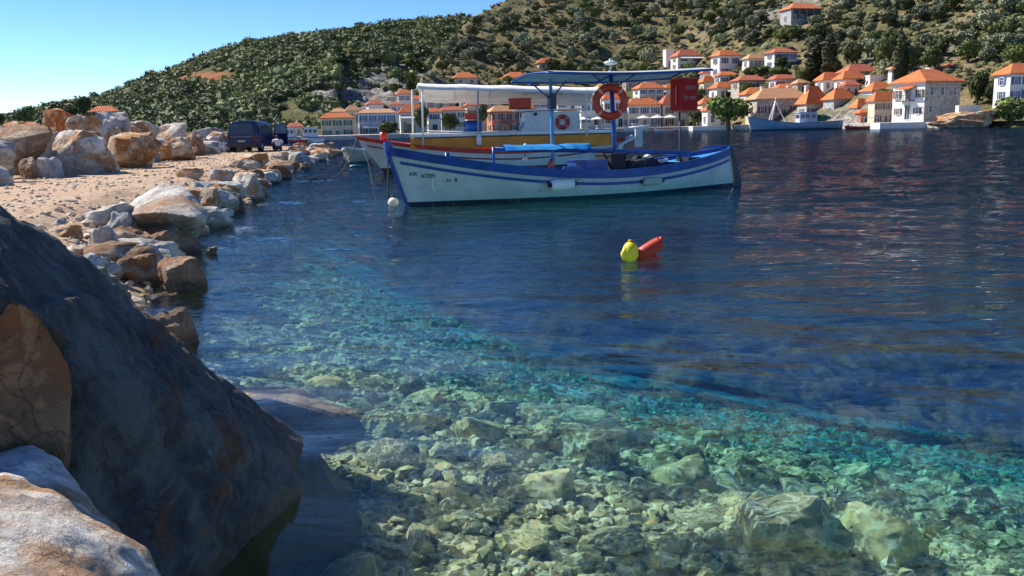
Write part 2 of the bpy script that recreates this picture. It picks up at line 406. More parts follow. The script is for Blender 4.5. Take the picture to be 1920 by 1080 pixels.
# ------------------------------------------------------------------ hills
SHORE = [(-600, 150), (0, 165), (480, 175), (560, 180), (700, 185), (900, 205), (1150, 230), (1290, 225), (1400, 200), (1640, 160), (1760, 148), (1900, 136), (2400, 110), (3500, 80)]
NEAR_E = [(-600, 6), (700, 8), (760, 32), (800, 100), (850, 158), (890, 197), (930, 218), (970, 236), (1100, 300), (1500, 375), (1900, 410), (3500, 420)]
FAR_V = [(-700, 262), (-300, 250), (-60, 232), (0, 226), (60, 219), (100, 204), (150, 198), (190, 190), (260, 165), (330, 141), (400, 112), (480, 91), (600, 73), (700, 59), (800, 50), (890, 46), (1000, 40), (1200, 80), (3500, 60)]
SL = .36; DF = 520.0
FLAT = [(-600, 30), (700, 34), (900, 32), (1100, 24), (1290, 16), (1400, 9), (3500, 8)]
def hill_z(u, D):
    u = np.asarray(u, float); D = np.asarray(D, float)
    S = L(SHORE, u); e = L(NEAR_E, u)
    K = L(FLAT, u); Dr = (SL * (S + K) + .6) / (SL - np.minimum(e, 440) / F)
    zr = 1.6 + e / F * Dr
    up = 1.0 + SL * (D - S - K)
    crest = zr - .22 * (D - Dr)
    zn = np.where(D < Dr, up, crest)
    k = 6.0; zn = -np.log(np.exp(-np.clip(up - crest, -60, 60) / k) + 1) * k * 0 + np.minimum(up, crest)
    zn = np.where(D < S + K, np.clip((D - S) * 2.2 - .8, -3, .9), zn)
    zn = np.maximum(zn, np.where(D > S + 1, .85, -3))
    # far ridge
    ef = 240 + (960 - u) * math.tan(R(1.37)) - L(FAR_V, u)
    zt = 1.6 + ef / F * DF; D0 = np.where(u < 640, 222.0, 245.0) + np.clip(u - 640, 0, 300) * .1
    tt = np.clip((D - D0) / (DF - D0), 0, 1)
    prof = tt ** .8
    cl = np.clip(1 - np.abs(u - 690) / 260, 0, 1)          # the grey crag: steep low down
    prof = prof * (1 - .5 * cl) + .5 * cl * np.clip(tt * 3.0 - .05, 0, 1) ** .8 * (.55 + .45 * tt)
    zf = zt * prof; zf = np.where(D > DF, zt - .25 * (D - DF), zf)
    return zn, zf
def hill_noise(x, y, zn, zf):
    nz = fbm(x * .030, y * .030, 4) * 3.0 + fbm(x * .13, y * .13, 3) * .8
    base = np.maximum(zn, zf)
    crg = np.clip(1 - np.abs(x / np.maximum(y, 1) + .165) / .075, 0, 1) * np.clip((zf - zn) / 3, 0, 1); nz = nz + crg * (np.abs(fbm(x * .09 + 3, y * .05, 4)) * -9 + fbm(x * .4, y * .4, 3) * 2.5)
    return base + nz * np.clip((base - 4) / 14, 0, 1)
us = np.arange(-700, 3000, 9.0); Ds = np.concatenate([np.linspace(78, 420, 240, endpoint=False), np.geomspace(420, 900, 90)])
GX = np.array([gx(u) for u in us])
UU, DD = np.meshgrid(us, Ds); XX = GX[None] * DD
zn, zf = hill_z(UU, DD); ZZ = hill_noise(XX, DD, zn, zf)
ZZ = np.where(DD < L(SHORE, UU) - 1.5, -15, ZZ)
def hz(u, D):
    u = np.array([u]); D = np.array([D], float); a, b = hill_z(u, D)
    return float(hill_noise(gx(u[0]) * D, D, a, b)[0])
def land_hit(u, v, d0=None):
    d = ray(u, v); S = d0 or float(L(SHORE, u)) + 9
    D = S
    while D < 640:
        z = CAMZ + d.z / d.y * D
        if z <= hz(u, D): break
        D += 1.0
    return Vector((gx(u) * D, D, hz(u, D)))
def hill_mat():
    t = NT('hillside'); tc = t.n('TexCoord'); v = tc.outputs['Object']
    at = t.n('Attribute', attribute_name='cover'); sp = t.n('SeparateColor'); t.l(at.outputs['Color'], sp.inputs[0])
    n1 = t.noise(v, .05, 6, .62, .4); n2 = t.noise(v, .35, 6, .65); n3 = t.noise(v, 1.4, 4, .7)
    soil = t.ramp(n2, [(.30, (.08, .08, .04)), (.46, (.20, .155, .085)), (.66, (.38, .28, .17))])
    scrub = t.ramp(n3, [(.35, (.03, .045, .018)), (.6, (.12, .14, .06))])
    c = t.mix(t.ramp(n1, [(.42, (0, 0, 0)), (.58, (.8, .8, .8))]), soil, scrub)
    c = t.mix(sp.outputs[1], c, scrub)
    rk = t.ramp(t.noise(v, .42, 8, .72, 1.2), [(.34, (.05, .05, .05)), (.47, (.17, .165, .16)), (.60, (.44, .42, .40))])
    c = t.mix(sp.outputs[0], c, rk)
    c = t.mix(sp.outputs[2], c, t.mix(n2, (.20, .09, .05), (.38, .16, .08)))
    t.l(c, t.b.inputs['Base Color']); t.b.inputs['Roughness'].default_value = 1; t.b.inputs['Specular IOR Level'].default_value = .1
    b = t.bump(n2, .9, 1.0); t.l(b, t.b.inputs['Normal']); return t.m
def px_row(u, x, y, z):            # picture row a point would have, used to map what grows where
    return 240 + (960 - u) * math.tan(R(1.37)) - (z - CAMZ) / y * F
VV = px_row(UU, XX, DD, ZZ)
isfar = (zf > zn)
def cover(U, V, far, x, y):
    n = fbm(x * .03 + 5, y * .03, 3)
    crag = far & (U > 590) & (U < 830)
    lo = 205; hi = L([(560, 175), (620, 160), (700, 128), (760, 108), (830, 100)], U)
    rock = np.clip((V - hi) / 8 + n * 1.4, 0, 1) * np.clip((lo + 8 - V) / 8, 0, 1) * np.where(crag, 1, 0)
    rock2 = np.clip(n * 3.2 - .35, 0, 1) * np.where(far & (U > 180) & (U <= 560) & (V > 165), .9, 0)
    rock3 = np.clip(n * 3 - .6, 0, 1) * np.where(~far, .75, 0)
    scar = np.exp(-((U - 398) / 42) ** 2 - ((V - 148) / 7) ** 2) * 2.2 + np.exp(-((U - 335) / 30) ** 2 - ((V - 153) / 5) ** 2) * 1.5
    scar = np.where(far, scar * np.clip(.75 + 1.6 * fbm(x * .12, y * .12, 3), 0, 1.3), 0)
    green = np.where(far, np.clip((760 - U) / 160, .2, .55), .18)
    return np.clip(rock + rock2 + rock3, 0, 1), green, np.clip(scar, 0, 1)
rk, gr, scr = cover(UU, VV, isfar, XX, DD)
HILL_ME = grid_mesh('hill', XX, DD, ZZ, hill_mat())
ca = HILL_ME.color_attributes.new('cover', 'FLOAT_COLOR', 'POINT')
ca.data.foreach_set('color', np.stack([rk, gr, scr, np.ones_like(rk)], -1).astype(np.float32).ravel())
HILL = tag(link('hill', HILL_ME), kind='structure')

# ------------------------------------------------------------------ foliage
def leaf_mat(name, dark, light, alpha=0):
    t = NT(name); g = t.n('NewGeometry'); oi = t.n('ObjectInfo')
    f = t.math('FRACT', t.math('ADD', g.outputs['Random Per Island'], oi.outputs['Random']))
    c = t.ramp(f, [(0, dark), (.6, tuple((a + b) / 2 for a, b in zip(dark, light))), (1, light)])
    hv = t.n('HueSaturation'); t.l(c, hv.inputs['Color']); mr = t.n('MapRange'); t.l(oi.outputs['Random'], mr.inputs[0]); mr.inputs[3].default_value = .72; mr.inputs[4].default_value = 1.28
    t.l(mr.outputs[0], hv.inputs['Value']); c = hv.outputs[0]
    pn = t.noise(g.outputs['Position'], .035, 3, .6); c = t.mix(t.ramp(pn, [(.38, (0, 0, 0)), (.62, (.6, .6, .6))]), c, t.mix(.5, c, (.22, .20, .08)))
    pd = t.noise(g.outputs['Position'], .06, 2, .5); h2 = t.n('HueSaturation'); t.l(c, h2.inputs['Color']); m3 = t.n('MapRange'); t.l(pd, m3.inputs[0]); m3.inputs[1].default_value = .35; m3.inputs[2].default_value = .65; m3.inputs[3].default_value = .65; m3.inputs[4].default_value = 1.45; t.l(m3.outputs[0], h2.inputs['Value']); c = h2.outputs[0]
    t.l(c, t.b.inputs['Base Color']); t.b.inputs['Roughness'].default_value = .7; t.b.inputs['Specular IOR Level'].default_value = .25
    return t.m
LF_OLIVE = leaf_mat('olive_leaves', (.09, .11, .06), (.30, .33, .22))
LF_DARK = leaf_mat('dark_leaves', (.022, .040, .012), (.10, .14, .045))
LF_GREEN = leaf_mat('green_leaves', (.035, .060, .012), (.130, .180, .040))
LF_PINE = leaf_mat('pine_needles', (.030, .055, .014), (.085, .130, .035))
LF_CYP = leaf_mat('cypress_needles', (.006, .014, .007), (.022, .042, .016))
LF_SCRUB = leaf_mat('scrub_leaves', (.035, .060, .018), (.17, .215, .085))
LF_HILL = leaf_mat('hill_scrub_leaves', (.06, .07, .035), (.22, .22, .12))
BARK = paint('bark', (.16, .12, .09), .9, .3)
def leaf_cloud(n, blobs, size, seed, up=.35):
    """n little leaf sprigs on and in the blobs [(centre, radii)]"""
    r_ = np.random.default_rng(seed); wts = np.array([b[1][0] * b[1][1] for b in blobs]); wts = wts / wts.sum()
    bi = r_.choice(len(blobs), n, p=wts); c = np.array([b[0] for b in blobs])[bi]; rad = np.array([b[1] for b in blobs])[bi]
    d = r_.normal(size=(n, 3)); d[:, 2] += up * .5; d /= np.linalg.norm(d, axis=1)[:, None]
    P = c + d * rad * (r_.uniform(.72, 1.06, n) ** .6)[:, None]
    nr = d + r_.normal(size=(n, 3)) * .55; nr /= np.linalg.norm(nr, axis=1)[:, None]
    a = np.cross(nr, r_.normal(size=(n, 3))); a /= np.linalg.norm(a, axis=1)[:, None]; b = np.cross(nr, a)
    s = size * r_.uniform(.6, 1.3, n)[:, None]
    q = [P - a * s - b * s * .5, P + a * s * .3 - b * s, P + a * s + b * s * .4 + nr * s * .3, P - a * s * .3 + b * s + nr * s * .2]
    V = np.stack(q, 1).reshape(-1, 3); Fa = np.arange(n * 4).reshape(-1, 4); return V, Fa
def core(blobs, k=.80):
    Vs = []; Fs = []; n = 0; V, Fa = ICO[1]
    for i, (c, r) in enumerate(blobs):
        rr = 1 + .12 * np.sin(V @ np.array([7, 5, 3]) + i)
        Vs.append(np.array(c) + V * rr[:, None] * np.array(r) * k); Fs.append(Fa + n); n += len(V)
    return np.vstack(Vs), np.vstack(Fs)
def crown_mesh(name, blobs, n, size, mat, seed, k=.80):
    V, Q = leaf_cloud(n, blobs, size, seed); V2, T = core(blobs, k)
    me = bpy.data.meshes.new(name)
    me.from_pydata(np.vstack([V, V2]).tolist(), [], Q.tolist() + (T + len(V)).tolist()); me.materials.append(mat); me.update(); return me
def trunk_mesh(h, r, seed, limbs=3):
    r_ = random.Random(seed); m = MB(); lean = (r_.uniform(-.12, .12) * h, r_.uniform(-.1, .1) * h)
    m.tube([(0, 0, -.6), (lean[0] * .4, lean[1] * .4, h * .5), (lean[0], lean[1], h)], [r * 1.25, r, r * .75], 7)
    for k in range(limbs):
        a = k * 2 * math.pi / limbs + r_.random(); m.tube([(lean[0], lean[1], h * .9), (lean[0] + math.cos(a) * h * .5, lean[1] + math.sin(a) * h * .5, h * 1.5)], [r * .6, r * .25], 5)
    return m.mesh('trunk', BARK)
def round_blobs(R0, H, z0, n, seed, squash=.8):
    r_ = random.Random(seed); b = [((0, 0, z0 + H * .5), (R0 * .78, R0 * .78, H * .46))]
    for k in range(n):
        a = 2 * math.pi * k / n + r_.uniform(-.3, .3); q = R0 * r_.uniform(.38, .62)
        rr = R0 * r_.uniform(.36, .55)
        b.append(((math.cos(a) * q, math.sin(a) * q, z0 + H * r_.uniform(.30, .78)), (rr, rr, rr * squash)))
    return b
def tree(name, label, cat, base, crown_me, trunk_me, s=1.0, rz=0, group=None):
    o = thing(name, label, cat, base, rz, group); sc_ = s if hasattr(s, '__len__') else (s, s, s)
    o.scale = sc_
    link('trunk', trunk_me, o); link('crown', crown_me, o); return o
OL = [crown_mesh('crown', round_blobs(1.0, 1.5, .30, 7, i, .85), 620, .105, LF_OLIVE, i) for i in range(5)]
OLT = [trunk_mesh(.55, .10, i) for i in range(3)]
GRN = [crown_mesh('crown', round_blobs(1.0, 1.6, .30, 8, 20 + i, .9), 900, .09, LF_GREEN, 20 + i) for i in range(2)]
PIN = [crown_mesh('crown', round_blobs(1.0, 1.9, .25, 9, 40 + i, .7), 900, .09, LF_PINE, 40 + i) for i in range(2)]
DRK = [crown_mesh('crown', round_blobs(1.0, 1.7, .20, 8, 60 + i, .85), 800, .09, LF_DARK, 60 + i) for i in range(2)]
def cyp(seed):
    b = [((0, 0, .05 + .9 * k / 8), (.13 * (1 - (k / 8) ** 2.2) + .02,) * 2 + (.11,)) for k in range(9)]
    return crown_mesh('crown', b, 700, .030, LF_CYP, seed, .9)
CYP = cyp(3)
CYPT = MB().tube([(0, 0, -.04), (0, 0, .12)], [.025, .02], 6).mesh('trunk', BARK)

# scrub that nobody could count, one object for each hill
SV, SF = [], []
def scrub(name, U0, U1, n, pick, size, seed, mat=LF_SCRUB, tris=12):
    r_ = np.random.default_rng(seed); U = r_.uniform(U0, U1, n * 3); D = r_.uniform(0, 1, n * 3)
    S = L(SHORE, U); D = S + 12 + (620 - S) * D ** 1.0
    g = np.interp(U, us, GX); x = g * D; zn, zf = hill_z(U, D); z = hill_noise(x, D, zn, zf); V = px_row(U, x, D, z)
    rk, gr, scr = cover(U, V, zf > zn, x, D)
    V = V + 0; keep = pick(U, D, V, zf > zn, rk, scr, r_.uniform(0, 1, n * 3), x); idx = np.where(keep)[0][:n]
    B, BF = ICO[1]; k = len(idx); r = size * r_.uniform(.45, 1.0, k) * (1 + 1.1 * r_.uniform(0, 1, k) ** 5) * np.where(zf[idx] > zn[idx], 1.25, 1)
    out_v = []; out_f = []
    # leafy tufts: a small lumpy core plus loose sprigs
    J = 1 + .30 * r_.uniform(-1, 1, (k, len(B)))
    c = np.stack([x[idx], D[idx], z[idx] + r * .35], -1)
    V1 = c[:, None] + B[None] * J[..., None] * (r[:, None, None] * np.array([.9, .9, .68]))
    n1 = k * len(B); F1 = (BF[None] + (np.arange(k) * len(B))[:, None, None]).reshape(-1, 3)
    m = tris; d = r_.normal(size=(k, m, 3)); d[..., 2] = np.abs(d[..., 2]) * .9; d /= np.linalg.norm(d, axis=2)[..., None]
    P = c[:, None] + d * (r[:, None, None] * np.array([1.02, 1.02, .85])); a = r_.normal(size=(k, m, 3)) * .17 * r[:, None, None]; b = r_.normal(size=(k, m, 3)) * .17 * r[:, None, None]
    V2 = np.stack([P - a, P + b, P + a - b * .3], 2).reshape(-1, 3); F2 = np.arange(len(V2)).reshape(-1, 3) + n1
    me = np_mesh(name, np.vstack([V1.reshape(-1, 3), V2]), np.vstack([F1, F2]), mat, False)
    return me
me = scrub('maquis_scrub', -250, 900, 17000, lambda U, D, V, far, rk, scr, q, x: far & (q < (1 - .74 * np.clip(rk * 1.2, 0, 1))) & (scr < .2) & (fbm(x * .05 + 9, D * .05, 3) > -.36 + .12 * (U > 640)) & (D < 545), 1.3, 11, tris=26)
tag(link('maquis_scrub', me), 'dense dark green maquis covering the long far ridge', 'scrub', kind='stuff')
me = scrub('hillside_scrub', 760, 2300, 9000, lambda U, D, V, far, rk, scr, q, x: (~far) & (V < 178) & (q < .35 + .9 * (fbm(x * .03, D * .03, 3) > -.1)) & (D < 470), .85, 12, LF_HILL)
tag(link('hillside_scrub', me), 'low dry scrub between the olive trees on the brown hillside', 'scrub', kind='stuff')

# olive trees one can tell apart, each a thing
house_zones = []                  # filled below before planting

# ------------------------------------------------------------------ houses
WHITE = paint('white_plaster', (.78, .77, .74), .85, .05, 1.5)
BLUEWH = paint('bluish_plaster', (.62, .66, .76), .85, .06, 1.5)
CREAM = paint('cream_plaster', (.66, .58, .44), .85, .08, 1.5)
GREYP = paint('grey_render', (.40, .39, .40), .9, .12, 1.2)
PINKP = paint('salmon_plaster', (.66, .25, .16), .85, .08, 1.5)
YELP = paint('yellow_wash', (.62, .42, .16), .85, .1, 1.5)
STONE = None
def stone_wall():
    t = NT('rubble_wall'); v = t.n('TexCoord').outputs['Object']; vo = t.n('TexVoronoi'); vo.inputs['Scale'].default_value = 2.4; t.l(v, vo.inputs['Vector'])
    n = t.noise(v, .9, 5, .6); sepc = t.n('SeparateColor'); t.l(vo.outputs['Color'], sepc.inputs[0])
    c = t.ramp(sepc.outputs[0], [(0, (.28, .25, .22)), (.5, (.44, .41, .37)), (1, (.58, .54, .49))])
    c = t.mix(t.ramp(n, [(.4, (0, 0, 0)), (.65, (.5, .5, .5))]), c, (.50, .40, .30))
    t.l(c, t.b.inputs['Base Color']); t.b.inputs['Roughness'].default_value = .95; t.l(t.bump(vo.outputs['Distance'], .5, .05), t.b.inputs['Normal']); return t.m
STONE = stone_wall()
def roof_mat(name, a, b):
    t = NT(name); v = t.objvec(False); wv = t.n('TexWave', wave_type='BANDS', bands_direction='X'); wv.inputs['Scale'].default_value = 1.5; wv.inputs['Distortion'].default_value = .6; t.l(v, wv.inputs['Vector'])
    n = t.noise(t.objvec(), 1.1, 5, .65); n2 = t.noise(v, 5, 3, .6)
    c = t.mix(t.ramp(n, [(.35, (0, 0, 0)), (.65, (1, 1, 1))]), a, b); c = t.mix(t.ramp(n2, [(.35, (.5, .5, .5)), (.5, (0, 0, 0))]), c, tuple(x * .6 for x in a))
    t.l(c, t.b.inputs['Base Color']); t.b.inputs['Roughness'].default_value = .85; t.l(t.bump(wv.outputs['Fac'], .6, .08), t.b.inputs['Normal']); return t.m
TILE = roof_mat('terracotta_tiles', (.60, .14, .04), (.70, .22, .075))
TILE_PALE = roof_mat('weathered_tiles', (.58, .28, .14), (.66, .38, .20))
TILE_RED = roof_mat('red_tiles', (.46, .11, .06), (.56, .17, .09))
GLASSD = paint('window_dark', (.035, .04, .05), .15, .1)
FRAMEW = paint('window_frame', (.72, .72, .70), .6, .03)
SH = {'blue': paint('blue_shutter', (.06, .14, .40), .6, .1), 'green': paint('green_shutter', (.05, .13, .08), .6, .1), 'brown': paint('brown_shutter', (.16, .07, .045), .6, .1),
      'grey': paint('grey_shutter', (.22, .24, .27), .6, .1), 'teal': paint('teal_shutter', (.10, .32, .36), .6, .1), 'none': FRAMEW}
AWN = paint('awning_cloth', (.80, .78, .72), .8, .04)
RAILW = paint('rail', (.55, .55, .55), .6, .05); RAILD = paint('dark_rail', (.10, .09, .10), .6, .1); CONC = paint('concrete', (.45, .42, .38), .9, .15, 1.2)
_wc = {}
def window_me(w_, h_, sh, door=False):
    key = (round(w_, 1), round(h_, 1), sh, door)
    if key in _wc: return _wc[key]
    m = MB(); w2 = w_ / 2
    m.box((0, -.01, h_ / 2), (w_, .06, h_), mi=1)
    for x in (-w2, w2): m.box((x, -.05, h_ / 2), (.09, .14, h_ + .1))
    m.box((0, -.05, h_ + .02), (w_ + .09, .13, .09)); m.box((0, -.07, -.03), (w_ + .24, .20, .08))
    m.box((0, -.05, h_ / 2), (.05, .07, h_ - .02)); 
    if not door: m.box((0, -.045, h_ * .62), (w_ - .05, .06, .05))
    if sh != 'none':
        for s in (-1, 1): m.box((s * (w_ * .78 + .06), -.05, h_ / 2), (w_ * .48, .06, h_), rz=s * .12, mi=2)
    me = m.mesh('window', [FRAMEW, GLASSD, SH[sh]]); _wc[key] = me; return me
def hip_roof(W, Dp, rise, over=.45, ridge=.35, th=.14):
    m = MB(); x, y = W / 2 + over, Dp / 2 + over
    rl = max(0, (W - Dp)) / 2 + ridge if W >= Dp else 0; ry = 0 if W >= Dp else (Dp - W) / 2 + ridge
    b = [(-x, -y, 0), (x, -y, 0), (x, y, 0), (-x, y, 0)]
    vs = b + [(a, c, th) for a, c, _ in b] + [(-rl, -ry, rise), (rl, ry, rise)]
    m.add(vs, [(3, 2, 1, 0), (0, 1, 5, 4), (1, 2, 6, 5), (2, 3, 7, 6), (3, 0, 4, 7)])
    if W >= Dp: m.add(vs, [(4, 5, 9, 8), (5, 6, 9), (6, 7, 8, 9), (7, 4, 8)])
    else: m.add(vs, [(4, 5, 8), (5, 6, 9, 8), (6, 7, 9), (7, 4, 8, 9)])
    return m
def gable_roof(W, Dp, rise, over=.4, th=.14):
    m = MB(); x, y = W / 2 + over, Dp / 2 + over
    vs = [(-x, -y, 0), (x, -y, 0), (x, y, 0), (-x, y, 0), (-x, -y, th), (x, -y, th), (x, y, th), (-x, y, th), (-x, 0, rise), (x, 0, rise)]
    return m.add(vs, [(3, 2, 1, 0), (0, 1, 5, 4), (2, 3, 7, 6), (4, 5, 9, 8), (6, 7, 8, 9), (0, 4, 8, 7, 3), (1, 2, 6, 9, 5)])
def house(name, label, u0, u1, vr, ve, vb, D=None, rz=20, dk=.7, wall=WHITE, tile=TILE, rows=2, cols=3, sh='blue', side=1, roof='hip', chim=0, skip=(), extra=None, cat='house', ratio=None, zb=None):
    uc = (u0 + u1) / 2
    if D is None: base = land_hit(uc, vb)
    else: base = Vector((gx(uc) * D, D, at_y(uc, vb, D).z))
    D = base.y; s = D / F; wpx = (u1 - u0) * s; r = R(rz)
    W = wpx / (math.cos(r) + dk * abs(math.sin(r))); Dp = W * dk
    if ratio: W = wpx * ratio; Dp = dk
    H = (vb - ve) * s; rise = max((ve - vr) * s + .02 * Dp, .4)
    yc = D + (W * abs(math.sin(r)) + Dp * math.cos(r)) / 2 * .9
    xc = gx(uc) * yc
    o = thing(name, label, cat, (xc, yc, base.z), r)
    MB().box((0, 0, H / 2 - 2), (W, Dp, H + 4)).build('wall', wall, o)
    if roof:
        rm = (hip_roof if roof == 'hip' else gable_roof)(W, Dp, rise)
        ro = rm.build('roof', tile, o); ro.location = (0, 0, H)
        for k in range(chim):
            cx = (-.28 + .5 * k) * W
            MB().box((0, 0, 0), (.7, .6, 1.7)).box((0, 0, .9), (.9, .8, .14)).box((0, 0, 1.05), (.5, .4, .16)).build('chimney', WHITE, ro).location = (cx, .1 * Dp, rise * .75)
    else:
        MB().box((0, 0, .15), (W + .2, Dp + .2, .3)).build('parapet', wall, o).location = (0, 0, H)
    fh = H / rows
    def put(px, py, zz, rot, ww, hh, shc, door=False):
        q = link('door' if door else 'window', window_me(ww, hh, shc, door), o); q.location = (px, py, zz); q.rotation_euler = (0, 0, rot)
    for j in range(rows):
        for i in range(cols):
            if (j, i) in skip: continue
            ww = min(1.05, W / cols * .36); hh = min(1.5, fh * .52); x = -W / 2 + W * (i + .5) / cols
            dr = j == 0 and i == cols // 2
            put(x, -Dp / 2 - .02, fh * j + (.1 if dr else fh * .28), 0, ww * (1.1 if dr else 1), hh * (1.35 if dr else 1), 'none' if dr else sh, dr)
        for i in range(side):
            if rz >= 0: put(-W / 2 - .02, -Dp / 2 + Dp * (i + .5) / side, fh * j + fh * .28, -math.pi / 2, min(.9, Dp / side * .3), min(1.4, fh * .5), sh)
            else: put(W / 2 + .02, -Dp / 2 + Dp * (i + .5) / side, fh * j + fh * .28, math.pi / 2, min(.9, Dp / side * .3), min(1.4, fh * .5), sh)
    for e in (extra or ()):
        k, x0, x1, z, *rest = e
        x0 = (x0 - .5) * W; x1 = (x1 - .5) * W; z = z * H; xc_ = (x0 + x1) / 2; ww = x1 - x0
        if k == 'balcony':
            m = MB().box((xc_, -Dp / 2 - .6, z), (ww, 1.2, .14)); 
            for q in range(int(ww / .4) + 1): m.box((x0 + .05 + q * (ww - .1) / max(1, int(ww / .4)), -Dp / 2 - 1.15, z + .5), (.05, .05, .95))
            m.box((xc_, -Dp / 2 - 1.15, z + .98), (ww, .07, .07)); m.build('balcony', [rest[0] if rest else RAILW], o)
        if k == 'awning':
            MB().add([(x0, -Dp / 2, z + .6), (x1, -Dp / 2, z + .6), (x1, -Dp / 2 - 1.7, z), (x0, -Dp / 2 - 1.7, z), (x0, -Dp / 2 - 1.72, z - .3), (x1, -Dp / 2 - 1.72, z - .3), (x0, -Dp / 2, z + .55), (x1, -Dp / 2, z + .55), (x1, -Dp / 2 - 1.68, z - .04), (x0, -Dp / 2 - 1.68, z - .04)],
                     [(0, 3, 2, 1), (3, 4, 5, 2), (6, 7, 8, 9)]).build('awning', rest[0] if rest else AWN, o)
        if k == 'verandah':     # dark recessed gallery under the roof with posts
            m = MB().box((xc_, -Dp / 2 - .03, z + fh * .36), (ww, .05, fh * .66), mi=1)
            for q in range(5): m.box((x0 + ww * q / 4, -Dp / 2 - .1, z + fh * .4), (.16, .16, fh * .8))
            m.box((xc_, -Dp / 2 - .12, z + .02), (ww, .3, .14)); m.build('verandah', [wall, GLASSD], o)
        if k == 'doorway': put(xc_, -Dp / 2 - .02, .05, 0, 1.2, 2.1, rest[0] if rest else 'none', True)
        if k == 'arch': MB().box((xc_, -Dp / 2 - .02, z + 1.2), (ww, .06, 2.4)).build('garage_opening', GLASSD, o)
    house_zones.append((u0 - 3, u1 + 3, vr - 3, vb + 2, yc))
    return o
# left quay
house('quay_house', 'long cream two storey house with green shutters at the left end of the quay', 602, 664, 213, 223, 259, 196, 12, .45, CREAM, TILE, 2, 3, 'green', 1)
house('hip_roof_house', 'small house with weathered pink roof behind the long cream quay house', 650, 677, 198, 209, 232, 214, 15, .8, CREAM, TILE_PALE, 1, 2, 'brown')
house('quay_house', 'wide pale blue quay house with white awning over its ground floor', 672, 744, 206, 214, 256, 200, 12, .4, BLUEWH, TILE_PALE, 2, 4, 'blue', 1, extra=[('awning', .05, .55, .42), ('balcony', .05, .6, .5)])
house('block_house', 'plain windowless white block house under a red hip roof', 688, 722, 188, 197, 222, 222, 20, .8, WHITE, TILE_RED, 1, 1, 'none', 0, skip=[(0, 0)])
house('hip_roof_house', 'small house with dark blue windows left of the tall white tower house', 733, 755, 192, 198, 215, 226, 15, .7, WHITE, TILE_RED, 1, 2, 'blue')
house('tower_house', 'tall narrow white tower house highest above the left quay', 746, 773, 169, 178, 208, 236, 18, .8, WHITE, TILE, 2, 2, 'grey')
house('taverna', 'broad orange roofed taverna with white awning behind the awning posts', 749, 800, 196, 213, 252, 205, 10, .6, WHITE, TILE, 1, 3, 'none', 0, extra=[('awning', .02, .7, .78), ('arch', .1, .5, 0)])
house('quay_house', 'white quay house with red eaves behind the round street tree', 823, 873, 201, 209, 243, 212, 16, .55, WHITE, TILE_RED, 2, 3, 'green')
house('pink_house', 'salmon pink two storey house seen left of the white wheelhouse', 913, 971, 200, 211, 250, 214, 22, .55, PINKP, TILE_PALE, 2, 3, 'brown', 1, extra=[('balcony', .3, .7, .5, RAILD)])
house('stone_house', 'low stone house under a long roof behind the salmon pink house', 862, 932, 176, 183, 205, 236, 10, .4, STONE, TILE_PALE, 1, 4, 'none')
house('stone_house', 'low stone house left of the white wheelhouse, upper row', 800, 856, 180, 187, 208, 238, 8, .4, STONE, TILE_PALE, 1, 3, 'none')
house('blue_house', 'pale blue house with two dark windows behind the red fish box', 993, 1028, 184, 189, 226, 232, 15, .6, BLUEWH, TILE_PALE, 2, 2, 'blue')
house('upper_house', 'orange roof half hidden above the left end of the white awning', 850, 898, 137, 148, 160, None, 14, .7, CREAM, TILE, 1, 2, 'none')
house('upper_house', 'orange roof with a pale water heater above the white awning', 941, 995, 137, 148, 160, None, 14, .7, WHITE, TILE, 1, 2, 'none')
house('upper_house', 'lone orange roof among olive trees above the blue canopy', 1006, 1044, 110, 120, 130, None, 14, .7, CREAM, TILE, 1, 2, 'none')
house('hip_roof_house', 'small white house with orange roof just left of the big life ring', 1040, 1082, 178, 188, 206, 246, 14, .6, WHITE, TILE, 1, 2, 'blue')
house('quay_house', 'white quay house with blue shutters seen left of the big life ring', 1084, 1126, 186, 193, 236, 240, 14, .5, WHITE, TILE_PALE, 2, 2, 'blue')
house('quay_house', 'white quay house seen through the middle of the big life ring', 1126, 1172, 178, 188, 238, 238, 14, .5, WHITE, TILE, 2, 2, 'brown')
# middle
house('balcony_house', 'white house with blue shutters and balcony right of the big life ring', 1188, 1243, 156, 167, 192, 262, 16, .6, WHITE, TILE, 2, 3, 'blue', 1, extra=[('balcony', .1, .95, .48)])
house('quay_house', 'wide stone and white quay house with blue windows below the balcony house', 1170, 1237, 186, 199, 240, 236, 10, .5, CREAM, TILE, 2, 3, 'blue')
house('quay_house', 'quay house with orange roof half hidden behind the red box on its pole', 1233, 1290, 179, 198, 240, 238, 12, .6, CREAM, TILE_RED, 2, 2, 'brown')
house('awning_house', 'white house with reddish roof and long white awning above the tip of the blue canopy', 1258, 1313, 95, 108, 132, None, 16, .6, WHITE, TILE_RED, 2, 2, 'brown', 1, extra=[('awning', .05, 1, .85)])
house('flat_house', 'narrow white flat roofed building left of the long awning house', 1243, 1262, 95, 97, 128, None, 16, .8, WHITE, TILE, 1, 1, 'none', 0, roof=None)
house('villa', 'bluish white two storey villa with orange hip roof right of the pale yellow post', 1332, 1385, 97, 108, 146, None, 22, .6, WHITE, TILE, 2, 2, 'blue', 1)
house('villa', 'low white house with two dark openings between the two upper villas', 1391, 1434, 102, 112, 130, None, 16, .6, WHITE, TILE_PALE, 1, 2, 'none', 1, extra=[('verandah', .05, .9, .15)])
house('villa', 'white villa with balcony awning at the right end of the upper row', 1432, 1489, 94, 103, 129, None, 20, .6, WHITE, TILE_RED, 2, 3, 'blue', 1, extra=[('awning', .3, .75, .45), ('balcony', .1, .9, .45)])
house('hip_roof_house', 'small house with orange roof right behind the red box on its pole', 1312, 1340, 143, 155, 176, None, 14, .7, CREAM, TILE, 1, 1, 'none')
